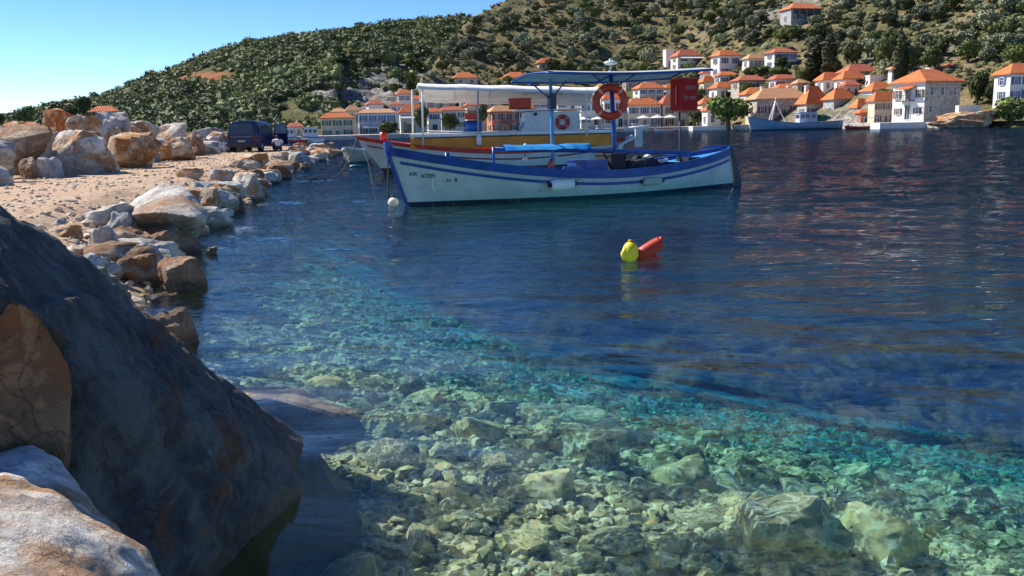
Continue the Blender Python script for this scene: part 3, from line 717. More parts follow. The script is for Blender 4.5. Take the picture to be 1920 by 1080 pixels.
house('terrace_house', 'white house with orange hip roof and shaded terrace above the big green tree', 1330, 1383, 156, 168, 190, None, 18, .6, WHITE, TILE, 1, 2, 'none', 1, extra=[('awning', .35, .9, .75), ('arch', .4, .85, 0)])
house('terrace_house', 'brownish house in shade under a red roof below the upper villas', 1372, 1433, 144, 154, 172, None, 12, .6, STONE, TILE_RED, 1, 3, 'brown')
house('terrace_house', 'pale house with red roof, last in the row left of the cypresses', 1442, 1487, 142, 151, 171, None, 12, .6, BLUEWH, TILE_RED, 1, 2, 'brown')
house('quay_hall', 'low orange roof behind the big stone quay hall', 1389, 1446, 165, 178, 200, 222, 8, .6, CREAM, TILE, 1, 2, 'none')
house('quay_hall', 'long low stone quay hall with pale orange roof behind the blue trawler bow', 1402, 1512, 167, 187, 222, 204, 8, .5, STONE, TILE_PALE, 1, 5, 'brown', 1, chim=2)
house('quay_hall', 'middle quay house whose bright orange roof comes down low', 1498, 1549, 163, 196, 224, 196, 10, .8, STONE, TILE, 1, 2, 'blue', 1, chim=1)
house('quay_hall', 'grey walled house with broad orange hip roof behind the trawler stern', 1546, 1601, 167, 188, 226, 190, 14, .7, GREYP, TILE, 1, 1, 'green', 1, chim=0)
house('hip_roof_house', 'white house under an orange hip roof right below the cypresses', 1529, 1571, 137, 152, 172, None, 14, .7, WHITE, TILE, 1, 2, 'none')
house('hip_roof_house', 'house with dark gallery under an orange roof right of the cypresses', 1565, 1618, 136, 151, 172, None, 12, .6, WHITE, TILE, 1, 3, 'none', 1, extra=[('arch', .55, .9, 0)])
house('gable_house', 'white house with two dark windows and a red lean roof, topmost behind the right quay', 1570, 1638, 122, 137, 152, None, 12, .6, WHITE, TILE_RED, 1, 4, 'none', 0, skip=[(0, 0), (0, 1)])
house('hip_roof_house', 'small house with low orange roof in the gap beside the big stone mansion row', 1598, 1628, 186, 203, 228, 182, 12, .8, BLUEWH, TILE, 1, 1, 'none')
house('flat_house', 'long white garden wall building above the orange roofs', 1621, 1651, 144, 145, 158, None, 12, .5, WHITE, TILE, 1, 1, 'none', 0, roof=None, skip=[(0, 0)])
house('bell_tower', 'small white tower beside the dark cypress', 1662, 1674, 128, 133, 158, None, 20, 1.0, WHITE, TILE_PALE, 1, 1, 'none', 0, cat='tower')
house('roofed_house', 'bluish house with wide orange roof left of the big mansion roof', 1617, 1674, 155, 172, 200, 186, 12, .7, BLUEWH, TILE, 1, 2, 'blue')
house('quay_house', 'cream stone house with white ground floor against the left wall of the mansion', 1630, 1678, 173, 191, 234, 166, 8, .5, CREAM, TILE, 2, 3, 'brown', 0)
house('lean_house', 'small wing with an orange roof behind the mansion\'s right corner', 1795, 1822, 138, 155, 180, 182, 14, .8, WHITE, TILE_PALE, 1, 1, 'none', 0)
house('tower_house', 'little tower house with orange cap behind the mansion roof', 1762, 1787, 119, 128, 152, 186, 20, 1.0, WHITE, TILE_RED, 1, 2, 'none', 1)
for a in (('small white cottage between the stone house and the round street tree', 801, 828, 204, 212, 246, 209, 14, .7, WHITE, TILE, 2, 1, 'blue'),
    ('white cottage with orange roof just right of the pink house', 970, 1002, 196, 206, 248, 216, 14, .6, WHITE, TILE, 2, 2, 'green'),
    ('white cottage behind the wheelhouse\'s right corner', 1046, 1086, 206, 214, 248, 226, 12, .6, WHITE, TILE_RED, 1, 2, 'brown'),
    ('red roofed cottage between the round street tree and the pink house', 872, 914, 190, 199, 226, 226, 14, .6, CREAM, TILE_RED, 1, 2, 'brown'),
    ('long grey stone cottage above the white wheelhouse', 936, 990, 172, 180, 198, None, 10, .4, STONE, TILE, 1, 3, 'none'),
    ('orange roofed cottage seen over the big life ring', 1112, 1160, 158, 168, 186, None, 14, .6, CREAM, TILE_PALE, 1, 2, 'none'),
    ('grey roofed stone cottage right of the life ring, uppermost', 1168, 1204, 146, 153, 168, None, 12, .6, STONE, TILE_PALE, 1, 2, 'none'),
    ('long low stone building behind the red box', 1206, 1262, 144, 151, 166, None, 10, .4, STONE, TILE_PALE, 1, 4, 'none'),
    ('white cottage tucked left of the red box', 1243, 1270, 160, 169, 190, None, 14, .7, WHITE, TILE, 1, 1, 'blue'),
    ('red roofed cottage just right of the red box', 1308, 1348, 184, 196, 222, 224, 12, .7, CREAM, TILE, 1, 2, 'brown'),
    ('lower orange roof between red box and big green tree', 1318, 1362, 198, 208, 238, 214, 12, .6, WHITE, TILE, 1, 2, 'none'),
    ('white cottage with red roof behind the awning house', 1312, 1334, 132, 140, 156, None, 14, .7, WHITE, TILE_RED, 1, 1, 'blue'),
    ('bluish cottage under the two storey villa', 1340, 1380, 136, 144, 160, None, 14, .6, BLUEWH, TILE, 1, 2, 'blue'),
    ('cottage with weathered roof left of the twin cypresses', 1486, 1514, 152, 160, 176, None, 12, .7, STONE, TILE_PALE, 1, 1, 'none'),
    ('small red roofed cottage over the middle quay hall', 1448, 1494, 160, 168, 182, None, 12, .6, CREAM, TILE, 1, 2, 'brown'),
    ('cream cottage wedged behind the grey walled house', 1574, 1606, 154, 163, 184, None, 12, .7, CREAM, TILE_RED, 1, 2, 'none'),
    ('narrow pink cottage beside the small low orange roofed one', 1606, 1634, 206, 213, 236, 172, 10, .7, PINKP, TILE, 1, 1, 'none'),
    ('tall white house end hidden behind the tower house of the left quay', 771, 800, 180, 188, 206, 240, 16, .7, WHITE, TILE, 1, 1, 'blue'),
    ('low cream cottage above the long cream quay house', 622, 652, 204, 211, 226, 222, 12, .7, CREAM, TILE_PALE, 1, 1, 'none')):
    house('cottage', *a)
# the stone mansion: white gable face left, grey stone face right
MAN_D = 150; s_ = MAN_D / F
mz = at_y(1730, 228, MAN_D).z
mo = thing('stone_mansion', 'big stone mansion at the right quay with white left face and grey right face', 'house', (gx(1732) * MAN_D, MAN_D, mz), R(24))
MH = (228 - 157) * s_ ; MW = 83 * s_ / math.cos(R(24)); MD = 58 * s_ / math.sin(R(24)) * .52
MB().box((MW / 2, MD / 2, MH / 2 - 1), (MW, MD, MH + 2)).build('wall', STONE, mo)
MB().box((-.03, MD / 2, MH / 2 - 1), (.06, MD - .01, MH + 1.98)).build('white_face', WHITE, mo)
rf_ = hip_roof(MW, MD, (157 - 135) * s_ + .3, .55, 1.2, .2).build('roof', TILE, mo); rf_.location = (MW / 2, MD / 2, MH)
MB().box((0, 0, 0), (.9, .8, 1.8)).box((0, 0, 1.0), (1.1, 1, .15)).build('chimney', WHITE, rf_).location = (2.2, 1.5, 1.6)
for x, z, h_ in ((.17, .66, 1.35), (.47, .66, 1.35), (.82, .66, 1.35), (.16, .22, 1.2)):
    q = link('window', window_me(.75, h_, 'none'), mo); q.location = (MW * x, -.02, MH * z)
for y, z, h_, shc in ((.15, .62, 1.3, 'brown'), (.85, .62, 1.3, 'brown'), (.2, .2, 1.0, 'brown'), (.8, .2, 1.0, 'brown')):
    q = link('window', window_me(.75, h_, shc), mo); q.location = (-.08, MD * y, MH * z); q.rotation_euler = (0, 0, -math.pi / 2)
q = link('door', window_me(1.1, 2.4, 'none', True), mo); q.location = (-.08, MD * .5, .4); q.rotation_euler = (0, 0, -math.pi / 2)
q = link('door', window_me(1.1, 2.1, 'none', True), mo); q.location = (-.08, MD * .5, MH * .56); q.rotation_euler = (0, 0, -math.pi / 2)
m = MB().box((-.8, MD * .5, MH * .54), (1.4, MD * .42, .16)).box((-1.45, MD * .5, MH * .54 + 1.0), (.07, MD * .42, .07))
for k in range(9): m.box((-1.45, MD * (.3 + .05 * k), MH * .54 + .5), (.05, .05, 1.0))
m.build('balcony', RAILD, mo)
MB().add([(-.05, MD * .28, MH * .93), (-.05, MD * .72, MH * .93), (-1.6, MD * .72, MH * .86), (-1.6, MD * .28, MH * .86), (-.05, MD * .28, MH * .90), (-.05, MD * .72, MH * .90), (-1.6, MD * .72, MH * .84), (-1.6, MD * .28, MH * .84)], [(0, 3, 2, 1), (4, 5, 6, 7), (2, 3, 7, 6), (3, 0, 4, 7), (1, 2, 6, 5)]).build('canopy_roof', TILE, mo)
house_zones.append((1672, 1812, 132, 232, 155))
house('white_villa', 'white villa with blue shutters at the far right edge, above the bush', 1868, 1962, 121, 141, 192, 150, 8, .5, WHITE, TILE, 2, 4, 'blue', 1, extra=[('doorway', .28, .36, 0, 'none')])
house('kiosk', 'little pink roofed shelter above the white villa wall', 1866, 1888, 120, 127, 136, 176, 10, .8, WHITE, TILE_PALE, 1, 1, 'none', 0)
house('hilltop_house', 'lone house with dark verandah high on the hillside near the top edge', 1460, 1530, 7, 19, 46, None, 14, .6, GREYP, TILE, 1, 4, 'none', 1, extra=[('verandah', .05, .95, .35)])
# behind the breakwater
house('shore_house', 'orange roof with a dark blue wall peeping over the boulders', 181, 222, 200, 212, 240, 120, 10, .6, paint('navy_wall', (.05, .09, .22), .8, .1), TILE, 1, 2, 'none', 0)
house('shore_house', 'low pink roofed house just left of the dark blue van', 377, 410, 244, 252, 266, 130, 10, .6, WHITE, TILE_RED, 1, 2, 'none', 0)
house('shore_house', 'red roofed boat shed behind the moored white boats', 540, 568, 231, 239, 254, 184, 10, .6, CREAM, TILE_RED, 1, 2, 'brown', 0)

# quay wall, bank and walls along the far shore
pts = []
for u in range(470, 1800, 10):
    if 1180 < u < 1290: pass
    D = float(L(SHORE, u)) - .8; pts.append(Vector((gx(u) * D, D, 0)))
m = MB(); rows = []
for p in pts: rows.append([(p.x, p.y, -3), (p.x, p.y, .92), (p.x, p.y + .5, .95), (p.x * 1.03, p.y * 1.03 + 2, 1.02)])
m.grid(rows, 0, False); tag(m.build('stone_quay', CONC), 'low concrete quay running along the far village shore', 'quay', kind='structure')
for (u0, u1, v0, v1, lab, mt) in ((1298, 1412, 231, 242, 'white painted quay apron in front of the big green tree', AWN), (1648, 1765, 226, 237, 'white landing stage in front of the stone mansion', WHITE)):
    Dm = float(L(SHORE, (u0 + u1) / 2)) - 3.2; a = Vector((gx(u0) * Dm, Dm, 0)); b = Vector((gx(u1) * Dm, Dm, 0))
    tag(MB().box(((a.x + b.x) / 2, Dm + 1.5, .2), ((b - a).x, 4.0, 1.6)).build('landing_stage', mt), lab, 'landing stage')
Dm = 142
c = at_y(1833, 208, Dm); tag(MB().box((c.x, Dm + 3, c.z - 1.2), (47 * Dm / F, .8, 27 * Dm / F + 2), rz=.2).build('retaining_wall', WHITE), 'whitewashed garden wall between the mansion and the dark trees', 'wall')
boulder('shore_bank', 'tan rocky bank running down to the water right of the mansion', (gx(1822) * 138, 140, 1.0), (11, 6, 3.4), 77, RK_TAN, .1, sub=5, rough=.12, cat='rock bank')
boulder('shore_bank', 'lower brown ledge at the waterline right of the mansion quay', (gx(1790) * 138, 138, .5), (8, 4, 1.8), 78, RK_BROWN, -.1, sub=4, rough=.12, cat='rock bank')

# ------------------------------------------------------------------ trees
def put_tree(name, label, cat, u0, u1, v0, v1, cm, tm, D=None, asp=None, group=None):
    uc = (u0 + u1) / 2
    b = land_hit(uc, v1) if D is None else Vector((gx(uc) * D, D, at_y(uc, v1, D).z))
    s = b.y / F; wd = (u1 - u0) * s / 2; h = (v1 - v0) * s / 1.85
    return tree(name, label, cat, b, cm, tm, (wd, wd, h), random.uniform(0, 6), group)
put_tree('plane_tree', 'big bright green tree on the quay left of the blue trawler', 'tree', 1325, 1408, 184, 238, GRN[0], OLT[0], 205)
put_tree('street_tree', 'round clipped street tree in front of the pale blue quay house', 'tree', 708, 747, 228, 257, GRN[1], OLT[1], 190)
put_tree('street_tree', 'round clipped street tree behind the yellow boat\'s awning posts', 'tree', 826, 862, 216, 250, GRN[0], OLT[2], 200)
put_tree('street_tree', 'tall dark tree between the taverna and the red eaved house', 'tree', 776, 806, 200, 248, DRK[0], OLT[2], 204)
put_tree('street_tree', 'dark tree behind the blue barrel', 'tree', 888, 916, 196, 238, DRK[1], OLT[2], 212)
put_tree('shrub', 'bright green shrub on the slope right above the tower house', 'shrub', 732, 752, 158, 178, GRN[1], OLT[0])
put_tree('shore_bush', 'broad dark green bush at the waterline at the right edge', 'bush', 1862, 1935, 184, 238, GRN[1], OLT[0], 137)
put_tree('street_tree', 'dark tree in the shade below the red box', 'tree', 1288, 1332, 205, 240, DRK[0], OLT[1], 226)
for (u0, u1, v0, v1, lab, cm, D) in (
    (1812, 1850, 136, 204, 'dark leafy tree behind the whitewashed garden wall', DRK[0], 158),
    (1842, 1876, 150, 200, 'darker rounded tree left of the white villa', DRK[1], 156),
    (1630, 1668, 82, 140, 'tall green pine left of the dark spire cypress', PIN[0], None),
    (1688, 1730, 92, 140, 'light green pine above the left end of the mansion roof', PIN[1], None),
    (1716, 1760, 96, 138, 'spreading pine above the middle of the mansion roof', PIN[0], None),
    (1575, 1612, 84, 130, 'grey green tree right of the twin cypresses', DRK[0], None),
    (1872, 1925, 86, 126, 'yellow green tree on the slope above the white villa', GRN[0], None),
    (1486, 1516, 128, 165, 'dark tree at the foot of the twin cypresses', DRK[1], None),
    (1440, 1478, 128, 146, 'low green tree under the balcony villa', GRN[1], None),
    (1404, 1440, 128, 146, 'low green tree under the dark openings of the middle villa', GRN[0], None)):
    put_tree('pine_tree' if 'pine' in lab else 'broadleaf_tree', lab, 'tree', u0, u1, v0, v1, cm, OLT[1], D)
for (u0, u1, v0, v1, lab) in ((1508, 1544, 78, 152, 'broader left one of the twin cypresses above the village'), (1536, 1566, 58, 152, 'slimmer right one of the twin cypresses above the village'), (1668, 1696, 58, 150, 'lone dark spire cypress above the mansion roof')):
    b = land_hit((u0 + u1) / 2, v1); s = b.y / F
    tree('cypress', lab, 'cypress tree', b, CYP, CYPT, ((u1 - u0) * s / .28, (u1 - u0) * s / .28, (v1 - v0) * s), 0)
# trees along the left skyline behind the boulders
for (u0, u1, v0, v1, lab) in ((32, 68, 200, 236, 'lone round tree on the skyline at the far left'), (-10, 14, 212, 240, 'tree cut by the left edge on the skyline'), (100, 150, 192, 232, 'dark wide tree on the left skyline above the orange slab'), (146, 178, 182, 226, 'taller dark tree on the skyline left of the navy house')):
    put_tree('skyline_tree', lab, 'tree', u0, u1, v0, v1, DRK[0] if u0 % 4 else DRK[1], OLT[0], 170)

gz = [(860, 'under the left half of the white awning'), (960, 'under the right half of the white awning'), (1080, 'behind the white wheelhouse'), (1180, 'round the big life ring'), (1250, 'left of the red box'), (1330, 'right of the red box'), (1400, 'below the two storey villa'), (1480, 'below the balcony villa'), (1560, 'at the foot of the twin cypresses'), (1640, 'among the orange roofs left of the mansion'), (1700, 'above the mansion\'s left end')]
r_ = random.Random(77); k_ = 0; tries = 0
while k_ < 74 and tries < 4000:
    tries += 1; u = r_.uniform(770, 1690); v = r_.uniform(128, 236)
    if v > hor(u) - 2: continue
    p = land_hit(u, v); vt = v - 26
    if any(a + 2 < u < b - 2 and c + 4 < v < d - 1 and p.y < y_ for a, b, c, d, y_ in house_zones): continue
    if any(a < u < b and abs(p.y - y_) < 4 for a, b, c, d, y_ in house_zones): continue
    k_ += 1; sz = r_.uniform(1.1, 2.3); w3 = r_.choice(['bright', 'dark', 'olive']); z_ = next(z for z in gz if u < z[0] or z is gz[-1])[1]
    tree('garden_tree', ('small ' if sz < 1.5 else 'medium ' if sz < 1.95 else 'large ') + w3 + ' green garden tree ' + z_ + (', upper' if v < 165 else ', middle' if v < 200 else ', lower'), 'garden tree', p, {'bright': GRN, 'dark': DRK, 'olive': OL}[w3][r_.randrange(2)], OLT[r_.randrange(3)], (sz, sz, sz * r_.uniform(.8, 1.1)), r_.uniform(0, 6), group='garden trees ' + z_)

# the olive trees of the near hill
r_ = random.Random(21); planted = []; zones = [(830, 'far left above the white awning'), (900, 'above the white awning'), (960, 'left of the blue canopy'), (1040, 'above the blue canopy\'s left end'), (1110, 'above the masthead lamp'), (1180, 'right of the masthead lamp'), (1250, 'left of the flat white building'), (1320, 'above the long awning house'), (1390, 'above the two storey villa'), (1450, 'left of the hilltop house'), (1540, 'beside the hilltop house'), (1620, 'right of the twin cypresses'), (1700, 'around the lone cypress'), (1780, 'above the mansion roof'), (1860, 'above the garden wall'), (1960, 'above the white villa')]
tries = 0
while len(planted) < 285 and tries < 9000:
    tries += 1; u = r_.uniform(770, 1950); v = r_.uniform(-25, 178)
    lim = L([(770, 168), (800, 120), (850, 82), (890, 50), (970, 8), (1000, -40)], u)
    if v < lim + 4: continue
    if v > L([(770, 180), (900, 140), (1150, 150), (1240, 120), (1500, 100), (1620, 118), (1800, 135), (1960, 100)], u): continue
    if any(a - 12 < u < b + 12 and c - 6 < v < d + 4 for a, b, c, d, _ in house_zones): continue
    p = land_hit(u, v); rad = r_.uniform(1.3, 2.9) * (1.1 if u > 1000 else .95)
    if p.y > 600 or any((p - q).length < (rad + k) * .78 for q, k in planted): continue
    if fbm(np.array([p.x * .018 + 3]), np.array([p.y * .018]), 2)[0] < -.34 and r_.random() < .8: continue
    planted.append((p, rad))
    zn_ = next(z[1] for z in zones if u < z[0] or z is zones[-1]); sz_ = 'small' if rad < 1.95 else 'middling' if rad < 2.4 else 'large'
    hgt = 'top row' if v < 22 else 'high up' if v < 45 else 'midway up' if v < 72 else 'lower down' if v < 100 else 'lowest'
    dk_ = r_.random() < .3
    tree('olive_tree', sz_ + ' ' + ('dark' if dk_ else 'silvery') + ' olive tree ' + zn_ + ', ' + hgt, 'olive tree', p, (DRK if dk_ else OL)[r_.randrange(2 if dk_ else 5)], OLT[r_.randrange(3)], (rad, rad * r_.uniform(.9, 1.1), rad * r_.uniform(.8, 1.0)), r_.uniform(0, 6), group='olive trees ' + zn_)

# ------------------------------------------------------------------ boats
BLUE = paint('boat_blue', (.010, .065, .30), .35, .15, 3); LBLUE = paint('deck_blue', (.05, .28, .62), .45, .12, 3)
HWHITE = paint('hull_white', (.70, .72, .72), .35, .05, 1.5); RED = paint('red_paint', (.52, .035, .025), .4, .12, 3)
ORANGE = paint('orange_plastic', (.52, .035, .012), .5, .08, 3); OCHRE = paint('ochre_paint', (.66, .24, .018), .5, .12, 2)
BLACK = paint('black_tarp', (.015, .015, .02), .7, .2); GREYM = paint('grey_metal', (.35, .37, .40), .4, .1); NAVY = paint('van_navy', (.012, .018, .085), .25, .15, 2)
ROPE = paint('rope', (.30, .27, .22), .9, .15, 20); WPLAST = paint('white_plastic', (.80, .80, .78), .4, .06, 3); YELLOW = paint('yellow_plastic', (.85, .68, .03), .45, .12, 5)
TEAL = paint('teal_canvas', (.44, .50, .50), .8, .12, 2); CANV = paint('white_canvas', (.78, .77, .74), .85, .05, 1.2)
def hull_paint(name, top, boot, z):
    t = NT(name); v = t.n('TexCoord').outputs['Object']; s = t.n('SeparateXYZ'); t.l(v, s.inputs[0]); n = t.noise(v, 2.0, 5, .65)
    f = t.math('GREATER_THAN', s.outputs[2], z); c = t.mix(f, boot, t.mix(t.ramp(n, [(.35, (0, 0, 0)), (.7, (1, 1, 1))]), tuple(x * .78 for x in top), top))
    mp = t.n('Mapping'); mp.inputs['Scale'].default_value = (7, 7, .8); t.l(v, mp.inputs['Vector'])      # rust weeps run down the planking
    st = t.ramp(t.noise(mp.outputs[0], 1.0, 3, .6), [(.62, (0, 0, 0)), (.74, (.35, .35, .35))]); c = t.mix(st, c, (.32, .26, .18))
    t.l(c, t.b.inputs['Base Color']); t.b.inputs['Roughness'].default_value = .4
    wv = t.n('TexWave', wave_type='BANDS', bands_direction='Z', wave_profile='SAW'); wv.inputs['Scale'].default_value = 2.2; wv.inputs['Distortion'].default_value = .4; t.l(v, wv.inputs['Vector']); t.l(t.bump(wv.outputs['Fac'], .35, .02), t.b.inputs['Normal']); return t.m
class Boat:
    def __init__(s, name, label, cat, bow, stern, B, zb, zm, zs, rb=.35, rs=.1, keel=-.45, hullm=None, p=.6, stf=0.0, tm=.45, group=None):
        s.c = (bow + stern) / 2; d = bow - stern; s.L = d.length; s.rz = math.atan2(d.y, d.x); s.B = B
        s.o = thing(name, label, cat, (s.c.x, s.c.y, 0), s.rz, group)
        s.M = Matrix.Translation((s.c.x, s.c.y, 0)) @ Matrix.Rotation(s.rz, 4, 'Z'); s.Mi = s.M.inverted()
        s.zb, s.zm, s.zs, s.rb, s.rs, s.keel, s.p, s.stf, s.tm = zb, zm, zs, rb, rs, keel, p, stf, tm
        rows = []; nz = 12
        for i in range(49):
            t_ = i / 48; row = []
            for side in (1, -1):
                ks = [k / nz for k in range(nz + 1)]; ks = ks if side > 0 else ks[::-1][1:]
                for k in ks: row.append(s.pt(t_, s.sheer(t_) * (1 - k) + s.keel * k, side))
            rows.append(row)
        s.hull = MB().grid(rows).build('hull', hullm or HWHITE, s.o)
    def sheer(s, t): return s.zm + ((s.zb - s.zm) * max(0, (t - s.tm) / (1 - s.tm)) ** 1.9 if t > s.tm else (s.zs - s.zm) * ((s.tm - t) / s.tm) ** 1.9)
    def pt(s, t, z, side=1, inset=0, zoff=0):
        zr = z / s.zb; q = np.clip((z - s.keel) / (s.sheer(t) - s.keel), 0, 1)
        xb = s.L / 2 + s.rb * (zr if z > 0 else 1.6 * zr); xs_ = -s.L / 2 - s.rs * (max(z, 0) / s.zs) ** 1.5 + (-.5 * min(z, 0))
        x = xs_ + (xb - xs_) * t
        tt = s.stf + (1 - s.stf) * t
        pl = max(math.sin(math.pi * min(max(tt, 0), 1)), 0) ** (s.p + .75 * (1 - q)); sec = min(1, q / .62) ** .55 * (.93 + .07 * q)
        return Vector((x, side * max(s.B * pl * sec - inset, 0), z + zoff))
    def line(s, dz, t0=0, t1=1, side=1, n=40, out=0, inset=0):
        return [s.pt(t0 + (t1 - t0) * i / n, s.sheer(t0 + (t1 - t0) * i / n) + dz, side, inset - out) for i in range(n + 1)]
    def strip(s, name, dz0, dz1, out, mat, t0=0, t1=1, n=40, sides=(1, -1)):
        m = MB()
        for sd in sides:
            rows = []
            for i in range(n + 1):
                t_ = t0 + (t1 - t0) * i / n; a = s.pt(t_, s.sheer(t_) + min(dz1, 0), sd); b = s.pt(t_, s.sheer(t_) + dz0, sd)
                a.z = s.sheer(t_) + dz1; o_ = Vector((0, sd * out, 0)); i_ = Vector((0, -sd * .03, 0))
                rows.append([b + i_, b + o_, a + o_, a + i_])
            m.grid(rows, 0, False, True)
            m.add([p for p in rows[0]] + [p for p in rows[-1]], [(3, 2, 1, 0), (4, 5, 6, 7)])
        return m.build(name, mat, s.o)
    def deck(s, name, mat, t0, t1, dz, n=14, camber=.0, inset=.02):
        rows = []
        for i in range(n + 1):
            t_ = t0 + (t1 - t0) * i / n; a = s.pt(t_, s.sheer(t_) + dz, 1, inset); b = a.copy(); b.y = -b.y; c_ = Vector((a.x, 0, a.z + camber)); rows.append([a, (a + c_) / 2 + Vector((0, 0, camber * .3)), c_, (b + c_) / 2 + Vector((0, 0, camber * .3)), b])
        return MB().grid(rows).build(name, mat, s.o)
    def lining(s, mat, t0=.02, t1=.98, depth=.42):
        m = MB()
        for sd in (1, -1):
            m.grid([[s.pt(t_, s.sheer(t_) - .01, sd, .05), s.pt(t_, s.sheer(t_) - depth, sd, .05)] for t_ in [t0 + (t1 - t0) * i / 24 for i in range(25)]])
        return m.build('bulwark_lining', mat, s.o)
    def loc(s, u, v, ly):                       # boat coordinates of a picture point lying ly metres to port
        o_ = s.Mi @ Vector((0, 0, CAMZ)); d = s.Mi.to_3x3() @ ray(u, v); k = (ly - o_.y) / d.y; return o_ + d * k
    def W(s, p): return s.M @ Vector(p)

def ring(name, label, c, Rr, r, rz, rx=0, mat=ORANGE, rope=True):
    m = MB(); rows = []
    for i in range(40):
        a = 2 * math.pi * i / 40; rows.append([((Rr + r * math.cos(b)) * math.cos(a), r * .85 * math.sin(b), (Rr + r * math.cos(b)) * math.sin(a)) for b in [2 * math.pi * k / 12 for k in range(12)]])
    rows.append(rows[0]); m.grid(rows, 0, True, True)
    o = thing(name, label, 'life ring', c, rz); o.rotation_euler = (rx, 0, rz)
    m.build('foam_ring', mat, o)
    for k in range(4):
        a0 = math.pi / 4 + k * math.pi / 2; m = MB(); rows = []
        for i in range(4):
            a = a0 - .09 + .06 * i; rows.append([((Rr + (r + .004) * math.cos(b)) * math.cos(a), (r * .85 + .004) * math.sin(b), (Rr + (r + .004) * math.cos(b)) * math.sin(a)) for b in [2 * math.pi * q / 12 for q in range(12)]])
        m.grid(rows, 0, True, True); m.build('band', paint('faded_band', (.75, .30, .18), .6), o)
    if rope: MB().tube([((Rr + r + .02 - .03 * abs(math.sin(2 * a))) * math.cos(a), 0, (Rr + r + .02 - .03 * abs(math.sin(2 * a))) * math.sin(a)) for a in [2 * math.pi * i / 48 for i in range(49)]], .009, 6).build('grab_rope', ROPE, o)
    return o
def fender(name, label, c, L_, r, rz, mat, tip=BLACK):
    o = thing(name, label, 'fender', c, rz); m = MB()
    m.tube([(-L_ / 2, 0, 0), (-L_ / 2 + .03, 0, 0), (-L_ / 2 + .08, 0, 0), (L_ / 2 - .08, 0, 0), (L_ / 2 - .03, 0, 0), (L_ / 2, 0, 0)], [r * .45, r * .8, r, r, r * .8, r * .45], 16); m.build('body', mat, o)
    for sd in (-1, 1): MB().tube([(sd * (L_ / 2 - .01), 0, 0), (sd * (L_ / 2 + .06), 0, 0)], [r * .5, r * .35], 10).build('end_eye', tip, o)
    return o

bow = at_z(766, 388, 0); stern = at_z(1374, 350, 0)
# move the centre line back by the half beam so that the near side meets the water where it does in the picture
b1 = Boat('fishing_boat', 'white and blue wooden fishing boat in front, with the red box pole', 'boat', bow, stern, 1.12, 1.24, .60, .98, .42, -.16, -.5, hull_paint('hull_white_blue_boot', (.56, .63, .65), (.006, .012, .05), .10), .62)
b1.strip('gunwale', -.15, .04, .05, BLUE); b1.strip('rub_rail', -.30, -.235, .025, BLUE, .015, .985)
b1.lining(BLUE); b1.deck('foredeck', LBLUE, .72, .985, -.015, 10, .05); b1.deck('afterdeck', LBLUE, .02, .20, -.06, 8, .03); b1.deck('cockpit_floor', paint('cockpit_floor', (.03, .07, .16), .7), .18, .74, -.40)
m = MB().tube([b1.pt(1, z, 1) + Vector((.02, 0, 0)) for z in (-.3, .1, .6, 1.0, 1.2)], [.035, .04, .045, .05, .06], 8); m.box(b1.pt(1, 1.22, 1) + Vector((-.02, 0, .06)), (.16, .12, .2)); m.build('stem_post', BLUE, b1.o)
rd = [b1.pt(0, z, 1) for z in (.98, .8, .5, .2, -.05, -.35)]
m = MB()
for a, b in zip(rd[:-1], rd[1:]):
    m.add([a + Vector((-.02, -.03, 0)), a + Vector((-.02, .03, 0)), b + Vector((-.02, .03, 0)), b + Vector((-.02, -.03, 0)), a + Vector((-.10 - .18 * (1 - a.z), -.03, 0)), a + Vector((-.10 - .18 * (1 - a.z), .03, 0)), b + Vector((-.10 - .18 * (1 - b.z), .03, 0)), b + Vector((-.10 - .18 * (1 - b.z), -.03, 0))], [(0, 1, 2, 3), (7, 6, 5, 4), (0, 4, 5, 1), (2, 6, 7, 3), (1, 5, 6, 2), (0, 3, 7, 4)])
m.build('rudder', paint('dark_rudder', (.02, .035, .06), .5), b1.o)
m = MB().tube([rd[0] + Vector((-.05, 0, .02)), rd[0] + Vector((.5, .1, .06)), rd[0] + Vector((1.0, .15, .02))], [.03, .025, .02], 8); m.build('tiller', BLUE, b1.o)
# planks along the bulwark, stanchions, boom with the rolled awning
pB = b1.loc(1152, 268, 0); topB = b1.loc(1145, 132, 0); pA = b1.loc(1036, 276, 0); topA = b1.loc(1032, 148, 0); pC = b1.loc(1275, 284, 0); topC = b1.loc(1274, 205, 0)
MB().tube([(pB.x, 0, .25), (pB.x, 0, pB.z), topB], [.055, .055, .05], 10).build('mast', BLUE, b1.o)
MB().tube([(pA.x, 0, .25), (pA.x, 0, pA.z), topA], [.042, .042, .038], 10).build('mast', paint('pale_blue_post', (.08, .26, .50), .4), b1.o)
MB().tube([(pC.x, 0, .4), (pC.x, 0, pC.z), topC + Vector((0, 0, .1))], .022, 8).build('box_pole', paint('dark_pole', (.03, .06, .12), .5), b1.o)
MB().box((pA.x, .0, b1.loc(1033, 190, 0).z), (.16, .14, .34)).build('lamp_housing', paint('dark_navy', (.01, .02, .06), .5), b1.o)
x0 = b1.loc(925, 280, 0); x1 = b1.loc(1292, 287, 0)
MB().tube([x0, (x0 * .5 + x1 * .5) + Vector((0, 0, .015)), x1], .05, 8).build('boom', BLUE, b1.o)
st = b1.loc(925, 318, 0); MB().tube([(x0.x, 0, st.z - .1), (x0.x, 0, x0.z + .05)], .03, 8).build('stanchion', BLUE, b1.o)
rows = []; a = b1.loc(942, 277, .0); e = b1.loc(1104, 273, .0)
